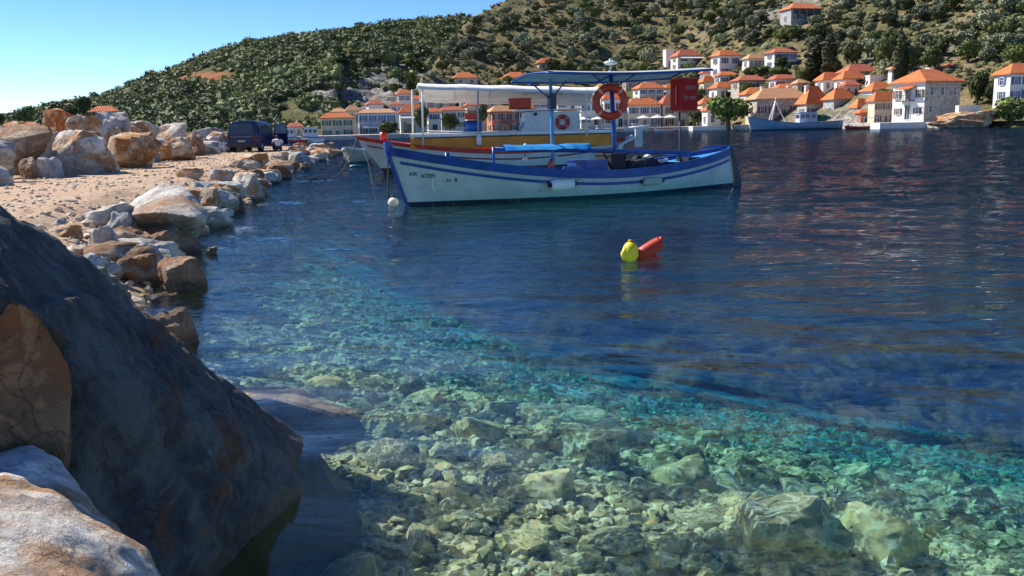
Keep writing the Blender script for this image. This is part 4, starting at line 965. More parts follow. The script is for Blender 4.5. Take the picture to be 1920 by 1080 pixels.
for i in range(22):
    k = i / 21; c_ = a * (1 - k) + e * k; wdt = .30 * math.sin(math.pi * min(1, k * .8 + .12)) ** .5 + .03 * math.sin(i * 1.7)
    rows.append([(c_.x, wdt * y_ , c_.z + .06 - .12 * abs(y_) ** 1.6 + .035 * noise.noise(Vector((i * .35, y_ * 1.2, 3)))) for y_ in (-1, -.6, -.2, .2, .6, 1)])
MB().grid(rows).build('folded_tarpaulin', paint('bright_blue_tarp', (.03, .30, .72), .5, .1, 3), b1.o)
# awning roof
zt = [b1.loc(1060, 134, 1.05), b1.loc(1240, 130, 1.05)]
xl = b1.loc(1040, 134, .86).x; xr = b1.loc(1336, 128, .86).x; zl = b1.loc(1060, 134, .86).z; zr_ = b1.loc(1330, 128, .86).z
rows = []
for i in range(17):
    k = i / 16; x = xl + (xr - xl) * k; zz = zl + (zr_ - zl) * k - .05 * math.sin(math.pi * k)
    tip = min(1, k * 5) if k < .2 else 1
    rows.append([(x + .10 * (1 - y_) * (1 if k < .5 else 0), y_ * .86, zz + .10 * (1 - y_ * y_) - .05 * (1 - y_)) for y_ in (-1, -.6, -.2, .2, .6, 1)])
cv = MB().grid(rows); cv.grid([[(p[0], p[1], p[2] - .025) for p in r_2][::-1] for r_2 in rows]); cv.build('awning_roof', TEAL, b1.o)
m = MB()
for r_2 in (rows[0], rows[8], rows[-1]): m.tube([(p[0], p[1], p[2] - .04) for p in r_2], .022, 6)
for k in (0, -1): m.tube([(r_2[k][0], r_2[k][1], r_2[k][2] - .03) for r_2 in rows], .026, 6)
m.build('awning_frame', BLUE, b1.o)
m = MB()
for top, dx in ((topA, .55), (topA, -.4), (topB, .55), (topB, -.75)):
    m.tube([(top.x, 0, top.z - .45), (top.x + dx, 0, top.z - .04)], .018, 6)
m.build('awning_brace', BLUE, b1.o)
m = MB().tube([topB, topB + Vector((0, 0, .14))], .03, 8, 1); m.ball(topB + Vector((0, 0, .17)), (.16, .16, .055), 0); m.tube([topB + Vector((0, 0, .17)), topB + Vector((0, 0, .26))], .04, 8, 1); m.build('masthead_lamp', [paint('pale_lamp', (.55, .62, .58), .4), GREYM], b1.o)
# inboard clutter fixed to the boat
p = b1.loc(1145, 305, 0); MB().box((p.x, 0, p.z - .12), (.42, .7, .62)).box((p.x, 0, p.z + .2), (.46, .74, .05)).build('engine_casing', BLACK, b1.o)
p = b1.loc(1103, 308, .1); MB().box((p.x, .05, p.z - .1), (.55, .9, .36)).box((p.x, .05, p.z + .09), (.6, .95, .03)).build('hatch', BLUE, b1.o)
p = b1.loc(1074, 322, 1.0); MB().box((p.x, .98, p.z + .02), (.55, .06, .2), taper=.8).build('washboard', BLUE, b1.o)
p = b1.loc(842, 300, .4); MB().tube([(p.x, .3, p.z - .25), (p.x, .3, p.z + .15)], .05, 10).tube([(p.x - .12, .3, p.z + .05), (p.x + .12, .3, p.z + .05)], .03, 8).build('bollard', BLUE, b1.o)
p = b1.loc(1290, 300, .2); MB().box((p.x, .2, p.z - .06), (.35, .5, .26)).build('stern_locker', BLACK, b1.o)
# lettering on the bow
def text(body, size, mat, parent, M, depth=.002, name='lettering'):
    cu = bpy.data.curves.new(name, 'FONT'); cu.body = body; cu.size = size; cu.extrude = depth; cu.align_x = 'CENTER'; cu.resolution_u = 3
    to = bpy.data.objects.new(name, cu); C.objects.link(to); dg = bpy.context.evaluated_depsgraph_get(); me = bpy.data.meshes.new_from_object(to.evaluated_get(dg)); bpy.data.objects.remove(to)
    me.materials.clear(); me.materials.append(mat); o = link(name, me, parent); o.matrix_local = M; return o
def on_hull(bt, body, size, u, v, mat):
    best = min(((bt.W(bt.pt(t_ / 200, bt.loc(u, v, .6).z, 1)) , t_) for t_ in range(60, 199)), key=lambda q: abs(u_px(q[0]) - u)); t_ = best[1] / 200
    z = None
    for _ in range(3):
        p0 = bt.pt(t_, bt.loc(u, v, bt.pt(t_, z or .8, 1).y).z, 1); z = p0.z
    a = bt.pt(t_ - .02, z, 1); b = bt.pt(t_ + .02, z, 1); ex = (a - b).normalized(); n_ = Vector((-ex.y, ex.x, 0)) * (1 if (-ex.y * 0 + ex.x) > 0 else -1)
    up = (bt.pt(t_, z + .1, 1) - bt.pt(t_, z - .1, 1)).normalized(); n_ = ex.cross(up); up = n_.cross(ex)
    M = Matrix((ex, up, n_)).transposed().to_4x4(); M.translation = p0 + n_ * .012
    return text(body, size, mat, bt.o, M, .004)
def u_px(p):
    q = CR.transposed() @ (Vector(p) - Vector((0, 0, CAMZ))); return 960 + q.x / -q.z * F
INK = paint('dark_ink', (.02, .05, .10), .6)
on_hull(b1, 'AIK', .12, 776, 329, INK); on_hull(b1, 'ATEPI', .12, 801, 333, INK); on_hull(b1, 'N  B', .12, 846, 341, INK)
q = on_hull(b1, '(', .34, 812, 352, WPLAST); q.name = 'white_bow_mark'  # white curved marks set on the bow side
q2 = on_hull(b1, '~', .30, 826, 350, WPLAST); q2.name = 'white_bow_mark'

# things on and about the blue boat
rp = b1.W(b1.loc(1144, 191, .16)); ring('life_ring', 'large orange life ring hanging on the blue mast of the front boat', rp, .325, .088, R(6))
bx = b1.W(topC + Vector((-.13, 0, .34))); bxo = thing('red_box', 'orange red box with two faint lines of writing, on a pole at the stern', 'box', bx, R(30))
bs = .50
m = MB().box((0, 0, 0), (bs * .92, bs * .92, .74)); m.build('case', paint('box_red', (.38, .010, .006), .85, .06, 2), bxo)
MB().box((0, 0, .385), (bs * .98, bs * .98, .035)).build('lid', ORANGE, bxo); MB().box((0, 0, -.385), (bs * .96, bs * .96, .03)).build('base_plate', RED, bxo)
MB().box((-bs * .46 - .012, 0, -.02), (.024, .05, .46)).build('handle', RED, bxo)
FAINT = paint('faded_letters', (.34, .26, .34), .7)
text('RESTI', .125, FAINT, bxo, Matrix.Translation((0, -bs * .46 - .004, .12)) @ Matrix.Rotation(R(90), 4, 'X')); text('ST MO', .125, FAINT, bxo, Matrix.Translation((-.02, -bs * .46 - .004, -.12)) @ Matrix.Rotation(R(90), 4, 'X'))
def side_pt(bt, u, v, out):
    best = None
    for t_ in range(10, 195):
        z = .5
        for _ in range(2): z = bt.loc(u, v, bt.pt(t_ / 200, max(z, .1), 1).y + out).z
        p = bt.pt(t_ / 200, z, 1); p.y += out; e = abs(u_px(bt.W(p)) - u)
        if best is None or e < best[0]: best = (e, p)
    return best[1]
p = side_pt(b1, 1055, 346, .10); fender('fender', 'bright white sausage fender hanging amidships on the blue boat', b1.W(p), .58, .125, b1.rz + R(2), WPLAST)
MB().tube([b1.W(p + Vector((.3, 0, 0))), b1.W(p + Vector((.5, -.06, .12)))], .008, 5).tube([b1.W(p + Vector((-.3, 0, 0))), b1.W(p + Vector((-.62, -.08, .22)))], .008, 5).build('fender_rope', ROPE)
tag(bpy.data.objects['fender_rope'], 'thin rope tying the white fender to the blue boat gunwale', 'rope')
p = side_pt(b1, 1222, 340, .09); fender('fender', 'smaller grey fender hanging near the stern of the blue boat', b1.W(p), .50, .09, b1.rz - R(3), paint('grey_fender', (.42, .43, .38), .6))
p = b1.loc(1033, 309, .45); m = MB(); o = thing('ball_float', 'small coral red ball float on the blue boat\'s side deck', 'float', b1.W(p)); m.ball((0, 0, 0), (.085, .085, .10)); m.build('ball', paint('coral_plastic', (.70, .12, .07), .5), o); MB().tube([(0, 0, .09), (0, 0, .13)], .025, 8).build('eye', BLACK, o)
for (u, v, r_b, lab) in ((985, 298, .055, 'white ball float under the rolled blue tarpaulin, left one'), (1042, 295, .045, 'smaller white ball float under the blue tarpaulin, right one'), (985, 273, .045, 'white float lying on top of the blue boom')):
    p = b1.loc(u, v, -.1); o = thing('ball_float', lab, 'float', b1.W(p)); MB().ball((0, 0, 0), (r_b, r_b, r_b * 1.2)).build('ball', WPLAST, o); MB().tube([(0, 0, r_b), (0, 0, r_b * 1.7)], r_b * .3, 6).build('eye', BLACK, o)
# net heap and pale bundles
p = b1.loc(1195, 308, 0); P, Fa = rock_mesh(301, 4, 20, .12); me = np_mesh('net_heap', P * np.array((1.15, .8, .45)), Fa, paint('net', (.05, .05, .06), .95, .4, 14, bump=.8)); o = link('net_heap', me, loc=b1.W(p), rz=b1.rz); tag(o, 'dark heap of nets and tarpaulin in the blue boat beside the engine', 'nets')
for (u, v, sx, lab) in ((1212, 294, .26, 'pale folded bundle lying on the dark net heap'), (1245, 301, .24, 'pale bundle at the aft end of the net heap')):
    p = b1.loc(u, v, .15); P, Fa = rock_mesh(310 + u, 3, 12, .08); o = link('cloth_bundle', np_mesh('cloth_bundle', P * np.array((sx, .2, .11)), Fa, CANV), loc=b1.W(p), rz=b1.rz); o.rotation_euler = (0, .15, b1.rz); tag(o, lab, 'bundle')
o = thing('mooring_buoy', 'pale mooring buoy floating at the bow of the blue boat', 'buoy', at_z(738, 386, .0)); MB().ball((0, 0, .07), (.12, .12, .115), n=16, m=10).build('float', paint('bone_plastic', (.80, .74, .60), .5, .08), o); MB().tube([(0, 0, .17), (0, 0, .23)], .03, 8).tube([(0, 0, .1), (0, 0, -.5)], .012, 6).build('eye', BLACK, o)

# yellow boat behind
bow2 = at_z(722, 326, 0); stern2 = Vector((4.3, bow2.y + .6, 0)); k_ = stern2.y / F
b2 = Boat('fishing_boat', 'larger white and ochre boat with long white awning moored behind the blue boat', 'boat', bow2, stern2, 1.55, 1.42, .80, 1.15, 1.05, .2, -.7, hull_paint('hull_white_red_boot', (.68, .68, .66), (.07, .018, .015), .22), .6)
b2.strip('gunwale', -.12, .03, .05, RED); b2.strip('rub_rail', -.34, -.29, .03, paint('maroon_strake', (.22, .03, .03), .5), .02, .98); b2.deck('deck', paint('pink_deck', (.66, .46, .42), .6), .03, .985, -.04, 14, .05)
def b2box(name, u0, u1, v0, v1, ly, dy, mat, taper=1):
    a = b2.loc(u0, v1, ly); b = b2.loc(u1, v0, ly); return MB().box(((a.x + b.x) / 2, ly - dy / 2, (a.z + b.z) / 2), (abs(b.x - a.x), dy, abs(b.z - a.z)), taper=taper).build(name, mat, b2.o)
b2box('coaming', 770, 1152, 251, 281, 1.15, 2.3, OCHRE); b2box('coaming_rail', 768, 1156, 248, 252, 1.18, 2.36, CANV)
w_ = b2box('wheelhouse', 985, 1088, 208, 249, .85, 1.7, paint('wheelhouse_white', (.60, .60, .62), .5, .05), .97)
b2box('wheelhouse_roof', 968, 1095, 203, 208, .98, 1.96, CANV); b2box('wheelhouse_sill', 975, 1092, 248, 252, .9, 1.8, paint('maroon', (.22, .03, .04), .5))
a = b2.loc(990, 235, .86); b = b2.loc(998, 213, .86)
MB().add([(a.x + .25, .2, a.z - .05), (a.x + .25, -.7, a.z - .05), (b.x + .05, -.7, b.z + .02), (b.x + .05, .2, b.z + .02), (a.x + .1, .2, a.z - .05), (b.x - .05, .2, b.z), (a.x + .1, -.7, a.z - .05), (b.x - .05, -.7, b.z)], [(0, 1, 2, 3), (0, 3, 5, 4), (1, 6, 7, 2), (4, 5, 7, 6)]).build('windscreen', paint('sky_blue_pane', (.20, .45, .70), .2), b2.o)
p = b2.loc(1004, 214, .87); MB().tube([(p.x, .85, p.z), (p.x, .92, p.z)], .06, 10).build('lamp', BLACK, b2.o)
p = b2.loc(1055, 229, .92); ring('life_ring', 'small dark red life ring on the white wheelhouse wall', b2.W(p), .20, .075, b2.rz + math.pi, mat=paint('dark_red_ring', (.34, .03, .03), .5), rope=False)
# posts + awning
for (u, v0, v1, ly, mt) in ((774, 180, 262, -.9, CANV), (793, 176, 272, 1.2, CANV), (897, 178, 270, 1.2, GREYM), (1100, 178, 250, 1.2, CANV), (1128, 176, 250, -1.0, CANV)):
    a = b2.loc(u, v1, ly); b = b2.loc(u - 1, v0 - 12, ly); MB().tube([(a.x, ly, a.z - .1), (b.x, ly, b.z)], .032, 8).build('awning_post', mt, b2.o)
xa = b2.loc(782, 160, 1.4).x; xb_ = b2.loc(1128, 168, 1.4).x; za = b2.loc(790, 161, 1.4).z; zb_ = b2.loc(1120, 169, 1.4).z
rows = []
for i in range(21):
    k = i / 20; x = xa + (xb_ - xa) * k; zz = za + (zb_ - za) * k - .03 * abs(math.sin(math.pi * k * 4))
    rows.append([(x, y_ * 1.4, zz + h_) for y_, h_ in ((1.02, -.07), (1, 0), (.72, .09), (.35, .15), (0, .15), (-.4, .04), (-.8, -.15), (-1.1, -.34), (-1.25, -.44))])
cv = MB().grid(rows); cv.grid([[(p[0], p[1] * .99, p[2] - .03) for p in r_2][::-1] for r_2 in rows]); cv.build('awning', CANV, b2.o)
m = MB()
for i in (0, 4, 8, 12, 16, 20): m.tube([(p[0], p[1] * .98, p[2] - .05) for p in rows[i]], .02, 6)
m.build('awning_hoop', CANV, b2.o)
m = MB().tube([(xa, -1.15, za - .42), (xb_, -1.15, zb_ - .42)], .022, 6); m.build('awning_rail', CANV, b2.o)
p0 = b2.loc(800, 246, 1.25); p1 = b2.loc(975, 250, 1.25); MB().tube([p0, p1], .025, 6).build('hand_rail', CANV, b2.o)
for (u, r_b, v) in ((1173, 0, 262),):
    a = b2.loc(1160, 272, .6); b = b2.loc(1192, 256, .6); MB().add([(a.x, .6, a.z), (a.x, -.3, a.z + .05), (b.x, -.3, b.z + .05), (b.x, .6, b.z), (a.x, .6, a.z - .06), (a.x, -.3, a.z - .01), (b.x, -.3, b.z - .01), (b.x, .6, b.z - .06)], [(0, 1, 2, 3), (7, 6, 5, 4), (0, 3, 7, 4), (1, 5, 6, 2), (0, 4, 5, 1), (3, 2, 6, 7)]).build('boarding_plank', CANV, b2.o)
b2box('stern_post', 1192, 1205, 240, 276, .1, .2, paint('greyish_white', (.52, .56, .60), .5))
a = b2.loc(1175, 241, .1); b = b2.loc(1218, 236, .1); MB().tube([a, b], .05, 8).build('stern_rail', CANV, b2.o)
def crate(name, label, bt, u0, u1, v0, v1, ly, dy, mat):
    a = bt.loc(u0, v1, ly); b = bt.loc(u1, v0, ly); W_, H_ = abs(b.x - a.x), abs(b.z - a.z); o = thing(name, label, 'crate', bt.W(Vector(((a.x + b.x) / 2, ly, min(a.z, b.z)))), bt.rz)
    m = MB(); m.box((0, 0, .02), (W_, dy, .04))
    for sx in (-1, 1): m.box((sx * (W_ / 2 - .015), 0, H_ / 2), (.03, dy, H_))
    for sy in (-1, 1): m.box((0, sy * (dy / 2 - .015), H_ / 2), (W_ - .06, .03, H_))
    m.build('case', mat, o); [MB().box((0, sy * (dy / 2 + .01), H_ - .03), (W_ + .03, .02, .05)).build('rim', mat, o) for sy in (-1, 1)]; return o
crate('fish_box', 'bright red box on the white wheelhouse roof', b2, 955, 994, 184, 205, .5, .6, ORANGE)
crate('fish_box', 'smaller red box on top of the blue barrel', b2, 872, 897, 212, 224, .4, .4, RED)
o = thing('blue_barrel', 'blue barrel lying on its side on the ochre boat, dark open end left', 'barrel', b2.W((lambda a: Vector((a.x, .3, a.z)))(b2.loc(888, 237, .3))), b2.rz)
MB().tube([(-.30, 0, 0), (-.28, 0, 0), (0, 0, 0), (.30, 0, 0), (.34, 0, 0)], [.19, .215, .225, .215, .19], 18).build('drum', paint('blue_drum', (.02, .12, .45), .4), o)
MB().tube([(.335, 0, 0), (.36, 0, 0)], [.2, .16], 18).build('end_cap', BLACK, o); MB().tube([(-.12, 0, 0), (-.10, 0, 0)], .232, 18).tube([(.12, 0, 0), (.14, 0, 0)], .232, 18).build('hoop', BLUE, o)
p = b2.loc(898, 262, 1.3); o = thing('fender', 'white bottle shaped fender hanging upright on the ochre coaming', 'fender', b2.W(p)); MB().tube([(0, 0, -.2), (0, 0, -.17), (0, 0, .08), (0, 0, .16), (0, 0, .24)], [.06, .10, .10, .05, .02], 14).build('body', WPLAST, o); MB().tube([(0, 0, .22), (0, 0, .5)], .01, 5).build('line', ROPE, o)
p = b2.loc(719, 254, .0); o = thing('deck_can', 'small red can standing on the pink bow deck of the ochre boat', 'can', b2.W(p)); MB().tube([(0, 0, -.18), (0, 0, .12)], [.14, .13], 14).build('body', RED, o); MB().tube([(0, 0, .12), (0, 0, .17)], .05, 8).build('cap', BLACK, o)
# boarding ladder-like grey gangway on left bow of quay
MB().tube([b2.W((b2.L / 2 + .9, 0, 1.3)), b2.W((b2.L / 2 + .6, 0, .4)), at_z(705, 380, -.3)], .012, 5).build('anchor_line', ROPE); tag(bpy.data.objects['anchor_line'], 'slack anchor line from the ochre boat\'s bow into the water', 'rope')
def sag(a, b, s, n=14): return [a.lerp(b, i / n) - Vector((0, 0, s * 4 * (i / n) * (1 - i / n))) for i in range(n + 1)]
for nm, a, b, s_g, lab in (('mooring_line', b2.W((b2.L / 2 + 1.0, 0, 1.35)), at_z(600, 334, .1), .55, 'long dark mooring line from the ochre boat to the rocks'), ('mooring_line', b1.W((b1.L / 2 + .4, 0, 1.15)), at_z(728, 392, -.2), .05, 'steep line from the blue bow down to the pale buoy'), ('mooring_line', at_y(664, 272, 48), at_z(560, 338, .15), .4, 'mooring line from the green dinghy to the rocks')):
    tag(MB().tube(sag(a, b, s_g), .016, 5).build(nm, paint('wet_rope', (.06, .06, .07), .8)), lab, 'rope')
# small green dinghy seen bow on
dd = 47.0; pc = at_y(676, 293, dd); g = Boat('dinghy', 'small grey green dinghy half hidden behind the ochre boat\'s bow', 'boat', Vector((gx(662) * dd, dd - 1.5, 0)), Vector((gx(690) * (dd + 2), dd + 1.6, 0)), .72, .85, .62, .7, .25, .1, -.3, hull_paint('hull_sage', (.40, .46, .36), (.03, .10, .12), .1))
g.strip('gunwale', -.07, .03, .04, CANV); g.deck('deck', paint('dinghy_deck', (.45, .47, .40), .6), .05, .97, -.12)
o = thing('teal_float', 'small dark teal float on the water left of the ochre boat', 'float', at_z(668, 313, 0)); MB().ball((0, 0, .03), (.34, .16, .09)).build('body', paint('dark_teal', (.01, .14, .17), .4), o); MB().box((.05, 0, .12), (.2, .12, .05)).build('grip', BLACK, o)

# yellow and red buoys in the foreground water
c = at_z(1182, 489, 0); o = thing('yellow_buoy', 'yellow ball buoy floating left against the red one', 'buoy', c)
kk = c.y / F
MB().ball((0, 0, 17 * kk), (15.5 * kk, 15.5 * kk, 20 * kk), n=24, m=16).build('float', YELLOW, o); MB().tube([(-11 * kk, -4 * kk, 3 * kk), (-13 * kk, -6 * kk, 15 * kk), (-9 * kk, -6 * kk, 27 * kk)], [5 * kk, 6.5 * kk, 4 * kk], 12).build('rib', YELLOW, o); MB().tube([(0, 0, 36 * kk), (0, 0, 40 * kk)], 4 * kk, 10).build('eye', paint('yellow_eye', (.6, .45, .03), .5), o)
c = at_z(1219, 488, 0); o = thing('red_buoy', 'red cylindrical buoy tilted up to the right beside the yellow one', 'buoy', c + Vector((0, .05, 0)))
a = Vector((-20 * kk, 0, 8 * kk)); b = Vector((21 * kk, 0, 33 * kk)); d_ = (b - a)
MB().tube([a - d_ * .05, a, a + d_ * .3, a + d_ * .75, a + d_ * .92, b, b + d_ * .02], [9 * kk, 13 * kk, 13.5 * kk, 13.5 * kk, 12 * kk, 12.5 * kk, 9 * kk], 20).build('float', ORANGE, o)
MB().tube([b - d_ * .02 + Vector((0, 0, 4 * kk)), b + d_ * .10 + Vector((0, 0, 2 * kk))], [8 * kk, 6 * kk], 12).build('neck', RED, o); MB().tube([a, a + Vector((6 * kk, 0, -8 * kk)), a + Vector((30 * kk, 0, -6 * kk)), a + Vector((44 * kk, .1, -10 * kk))], [9 * kk, 10 * kk, 8 * kk, 5 * kk], 12).build('lower_float', RED, o)

# far boats
def far_boat(name, label, u0, u1, vw, hpx, beam, mat, D, rail, zb_k=1.35, cabin=None, canopy=None, group=None, flip=1):
    a = Vector((gx(u0) * D, D, 0)); b = Vector((gx(u1) * D, D + .8, 0)); h_ = hpx * D / F
    bt = Boat(name, label, 'boat', a if flip > 0 else b, b if flip > 0 else a, beam, h_ * zb_k, h_ * .85, h_ * 1.05, h_ * .5, .2, -.5, mat, .5, group=group)
    bt.strip('gunwale', -.10, .05, .05, rail); bt.deck('deck', CANV, .03, .97, -.08)
    if cabin:
        x, l_, hh, mt = cabin; z0 = h_ * .75; m = MB().box((x * bt.L, 0, z0 + hh / 2), (l_, beam * 1.1, hh), taper=.93).box((x * bt.L, 0, z0 + hh + .05), (l_ + .3, beam * 1.2, .1)); m.build('cabin', mt, bt.o)
        for sd in (-1, 1):
            for q in (-.28, .05, .34): MB().box((x * bt.L + q * l_, sd * beam * .54, z0 + hh * .66), (l_ * .2, .08, hh * .3)).build('cabin_window', GLASSD, bt.o)
        MB().box((x * bt.L + l_ * .49, 0, z0 + hh * .66), (.07, beam * .8, hh * .3)).build('cabin_window', GLASSD, bt.o)
    if canopy:
        x0_, x1_, zt_, mt = canopy; m = MB().box(((x0_ + x1_) / 2 * bt.L, 0, zt_), ((x1_ - x0_) * bt.L, beam * 1.7, .10)); m.build('canopy', mt, bt.o)
        for xx in (x0_, (x0_ + x1_) / 2, x1_):
            for sd in (-1, 1): MB().tube([(xx * bt.L * .98, sd * beam * .75, h_ * .7), (xx * bt.L * .98, sd * beam * .75, zt_)], .04, 6).build('canopy_post', mt, bt.o)
    return bt
TB = hull_paint('hull_trawler', (.17, .32, .50), (.02, .05, .12), .25)
tr_ = far_boat('trawler', 'long blue trawler moored at the village quay with green nets on deck', 1409, 1583, 240, 15, 2.1, TB, 167, paint('trawler_rail', (.12, .16, .34), .5), 1.75, (-.10, 3.4, 2.0, paint('trawler_cabin', (.36, .46, .60), .6)))
m = MB().tube([(5.2, -.8, 1.4), (4.2, 0, 5.4)], .10, 6).tube([(5.2, .8, 1.4), (4.2, 0, 5.4)], .10, 6).tube([(2.2, 0, 1.4), (4.2, 0, 5.4)], .07, 6).tube([(4.2, 0, 5.2), (4.2, 0, 6.0)], .08, 6); m.build('mast', CANV, tr_.o)
P, Fa = rock_mesh(401, 3, 14, .12); tag(link('green_nets', np_mesh('green_nets', P * np.array((4.2, 2.2, 1.4)), Fa, paint('green_net', (.02, .12, .07), .9, .3, 3)), loc=tr_.W((-4.3, 0, 2.1)), rz=tr_.rz), 'heap of green nets on the trawler\'s after deck', 'nets')
far_boat('canopy_boat', 'dark red hulled boat with pale canopy moored right of the trawler', 1586, 1646, 238, 5, 1.0, hull_paint('hull_maroon', (.20, .03, .03), (.05, .01, .01),   .1), 157, RED, 1.3, None, (-.45, .42, 1.95, CANV))
far_boat('motor_boat', 'white motor boat at the quay left of the box pole', 1172, 1216, 243, 8, 1.1, HWHITE, 222, CANV, 1.4, (.0, 2.2, 1.1, WPLAST))
far_boat('motor_boat', 'low white motor boat behind the ochre boat\'s stern', 1106, 1150, 245, 7, 1.0, HWHITE, 220, BLUE, 1.4, (.05, 2.0, 1.0, WPLAST))
far_boat('motor_boat', 'small white boat with red stripe between box pole and big green tree', 1228, 1264, 243, 5, 1.0, HWHITE, 216, RED, 1.4, None)
for (u0, u1, D, hp, cab, lab, rl) in ((488, 522, 158, 9, (.0, 2.0, 1.5, WPLAST), 'white cabin boat moored just right of the van', BLUE), (520, 552, 164, 10, (-.1, 2.2, 1.7, WPLAST), 'taller white cabin boat under the maquis slope', RED), (566, 602, 168, 9, (.05, 2.6, 1.9, WPLAST), 'white cabin boat moored left of the cream quay house', BLUE), (540, 572, 150, 5, None, 'low dark hulled boat in front of the white cabin boats', RED), (572, 604, 152, 4, None, 'low open white boat nearest the far left quay', CANV)):
    far_boat('moored_boat', lab, u0, u1, 0, hp, 1.2, HWHITE if rl is not RED or cab else hull_paint('hull_brown', (.16, .07, .05), (.03, .02, .02), .1), D, rl, 1.4, cab, None, flip=1)
for i, (u, D, lab) in enumerate(((1206, 231, 'white cafe parasol, left one of three on the quay'), (1232, 231, 'white cafe parasol in the middle of three on the quay'), (1256, 233, 'white cafe parasol nearest the box pole'), (1094, 234, 'cream cafe parasol on the quay right of the wheelhouse'), (1120, 236, 'cream cafe parasol left of the blue mast'))):
    o = thing('cafe_parasol', lab, 'parasol', (gx(u) * D, D, 1.0)); MB().tube([(0, 0, 0), (0, 0, 2.9)], .05, 6).build('pole', GREYM, o)
    MB().add([(0, 0, 3.05)] + [(1.9 * math.cos(a), 1.9 * math.sin(a), 2.35) for a in [k * math.pi / 4 for k in range(8)]] + [(0, 0, 2.95)], [(0, 1 + k, 1 + (k + 1) % 8) for k in range(8)] + [(9, 1 + (k + 1) % 8, 1 + k) for k in range(8)]).build('canopy', CANV, o)

# van, person, post -----------------------------------------------------
vb = at_z(455, 287, .58); VD = vb.y; s_ = VD / F
vo = thing('parked_van', 'dark blue van parked on the gravel pier seen from behind, right front door open', 'van', (vb.x, VD, gnd(vb.x, VD)), R(-9) * -1)
vo.rotation_euler = (0, 0, R(-4)); Wv = 1.74; Hv = 1.72; Lv = 4.1
prof = [(-.50, .30), (-.50, .42), (-.497, .85), (-.47, 1.0), (-.42, 1.42), (-.37, 1.64), (-.30, 1.71), (0, 1.74)]
rows = []
for y_, wk, zk, zlow in ((0.0, .97, .98, .36), (.04, 1, 1, .30), (1.0, 1, 1.01, .28), (2.6, 1, 1.0, .28), (3.15, .97, .92, .28), (3.45, .96, .60, .3), (4.0, .92, .52, .32), (4.1, .86, .45, .36)):
    hp_ = [(x * Wv * wk, y_ + (.10 * max(0, z - .95) if y_ < .1 else 0), max(zlow, .30 + (z - .30) * zk)) for x, z in prof]; rows.append(hp_ + [(-a, b, c_) for a, b, c_ in hp_[::-1][1:]])
m = MB().grid(rows, 0, True); n_ = len(rows[0]); m.add(rows[0], [tuple(range(n_))]); m.add(rows[-1], [tuple(reversed(range(n_)))]); bd = m.build('body', NAVY, vo)
vg = paint('van_glass', (.05, .07, .09), .08, .1)
MB().add([(-.68, .045, 1.03), (.68, .045, 1.03), (.60, .10, 1.56), (-.60, .10, 1.56)], [(0, 1, 2, 3)]).build('rear_window', vg, vo).location.y = -.035
MB().box((0, -.05, .40), (1.66, .16, .20)).build('rear_bumper', paint('dark_bumper', (.03, .035, .04), .6), vo)
MB().box((0, -.02, .62), (.42, .03, .11)).build('number_plate', paint('plate', (.45, .45, .42), .5), vo)
MB().box((0, -.022, .86), (.98, .02, .035)).box((-.56, -.022, .88), (.10, .02, .05)).box((.52, -.022, .88), (.12, .02, .05)).build('tailgate_trim', paint('trim_grey', (.20, .22, .27), .4), vo)
for sx in (-1, 1):
    MB().box((sx * .775, .0, .78), (.12, .10, .36)).build('tail_light', paint('tail_light_red', (.16, .012, .015), .3), vo)
    for yy in (.75, 3.25):
        w_o = MB().tube([(sx * .70, yy, .31), (sx * .88, yy, .31)], .31, 18).build('wheel', BLACK, vo); MB().tube([(sx * .875, yy, .31), (sx * .89, yy, .31)], .17, 14).build('hub', GREYM, w_o)
    MB().add([(sx * .845, .5, 1.03), (sx * .845, 2.3, 1.03), (sx * .765, 2.3, 1.52), (sx * .765, .6, 1.52)], [(0, 1, 2, 3)]).build('side_window', vg, vo)
M = Matrix.Translation((.87, 3.0, .35)) @ Matrix.Rotation(R(-8), 4, 'Z')
m = MB(); m.box((.42, 0, .32), (.84, .05, .64)); 
for a, b in (((0.02, 0, .64), (.06, 0, 1.22)), ((.06, 0, 1.22), (.74, 0, 1.22)), ((.74, 0, 1.22), (.84, 0, .64))): m.tube([a, b], .035, 6)
do = m.build('open_door', NAVY, vo); do.matrix_local = M
MB().add([(.05, 0, .64), (.82, 0, .64), (.73, 0, 1.2), (.08, 0, 1.2)], [(0, 1, 2, 3)]).build('pane', paint('pale_glass', (.25, .33, .38), .1), do)
MB().box((.1, .07, .78), (.16, .06, .14)).build('wing_mirror', BLACK, do)
pp = at_z(421, 287, .6); po = thing('white_post', 'short white marker post standing left of the dark blue van', 'post', (pp.x, pp.y, gnd(pp.x, pp.y) - .05)); MB().tube([(0, 0, 0), (0, 0, .62), (0, 0, .66)], [.12, .11, .05], 14).build('shaft', WPLAST, po); MB().tube([(0, 0, 0), (0, 0, .08)], .16, 14).build('foot', CONC, po)

def skin_body(name, verts, edges, radii, mat, parent=None, sub=2):
    me = bpy.data.meshes.new(name); me.from_pydata(verts, edges, []); o = link(name, me, parent)
    md = o.modifiers.new('skin', 'SKIN'); md.use_smooth_shade = True
    for i, r_b in enumerate(radii): me.skin_vertices[0].data[i].radius = (r_b, r_b); 
    me.skin_vertices[0].data[0].use_root = True
    sd = o.modifiers.new('sub', 'SUBSURF'); sd.levels = sub; sd.render_levels = sub
    dg = bpy.context.evaluated_depsgraph_get(); dg.update(); m2 = bpy.data.meshes.new_from_object(o.evaluated_get(dg)); o.modifiers.clear(); o.data = m2; m2.materials.clear(); m2.materials.append(mat); return o
SKIN = paint('skin', (.45, .26, .18), .6, .06); SHIRT = paint('pale_shirt', (.78, .66, .70), .85, .06); TROU = paint('dark_trousers', (.03, .03, .04), .85); HAIR = paint('dark_hair', (.02, .015, .012), .6)
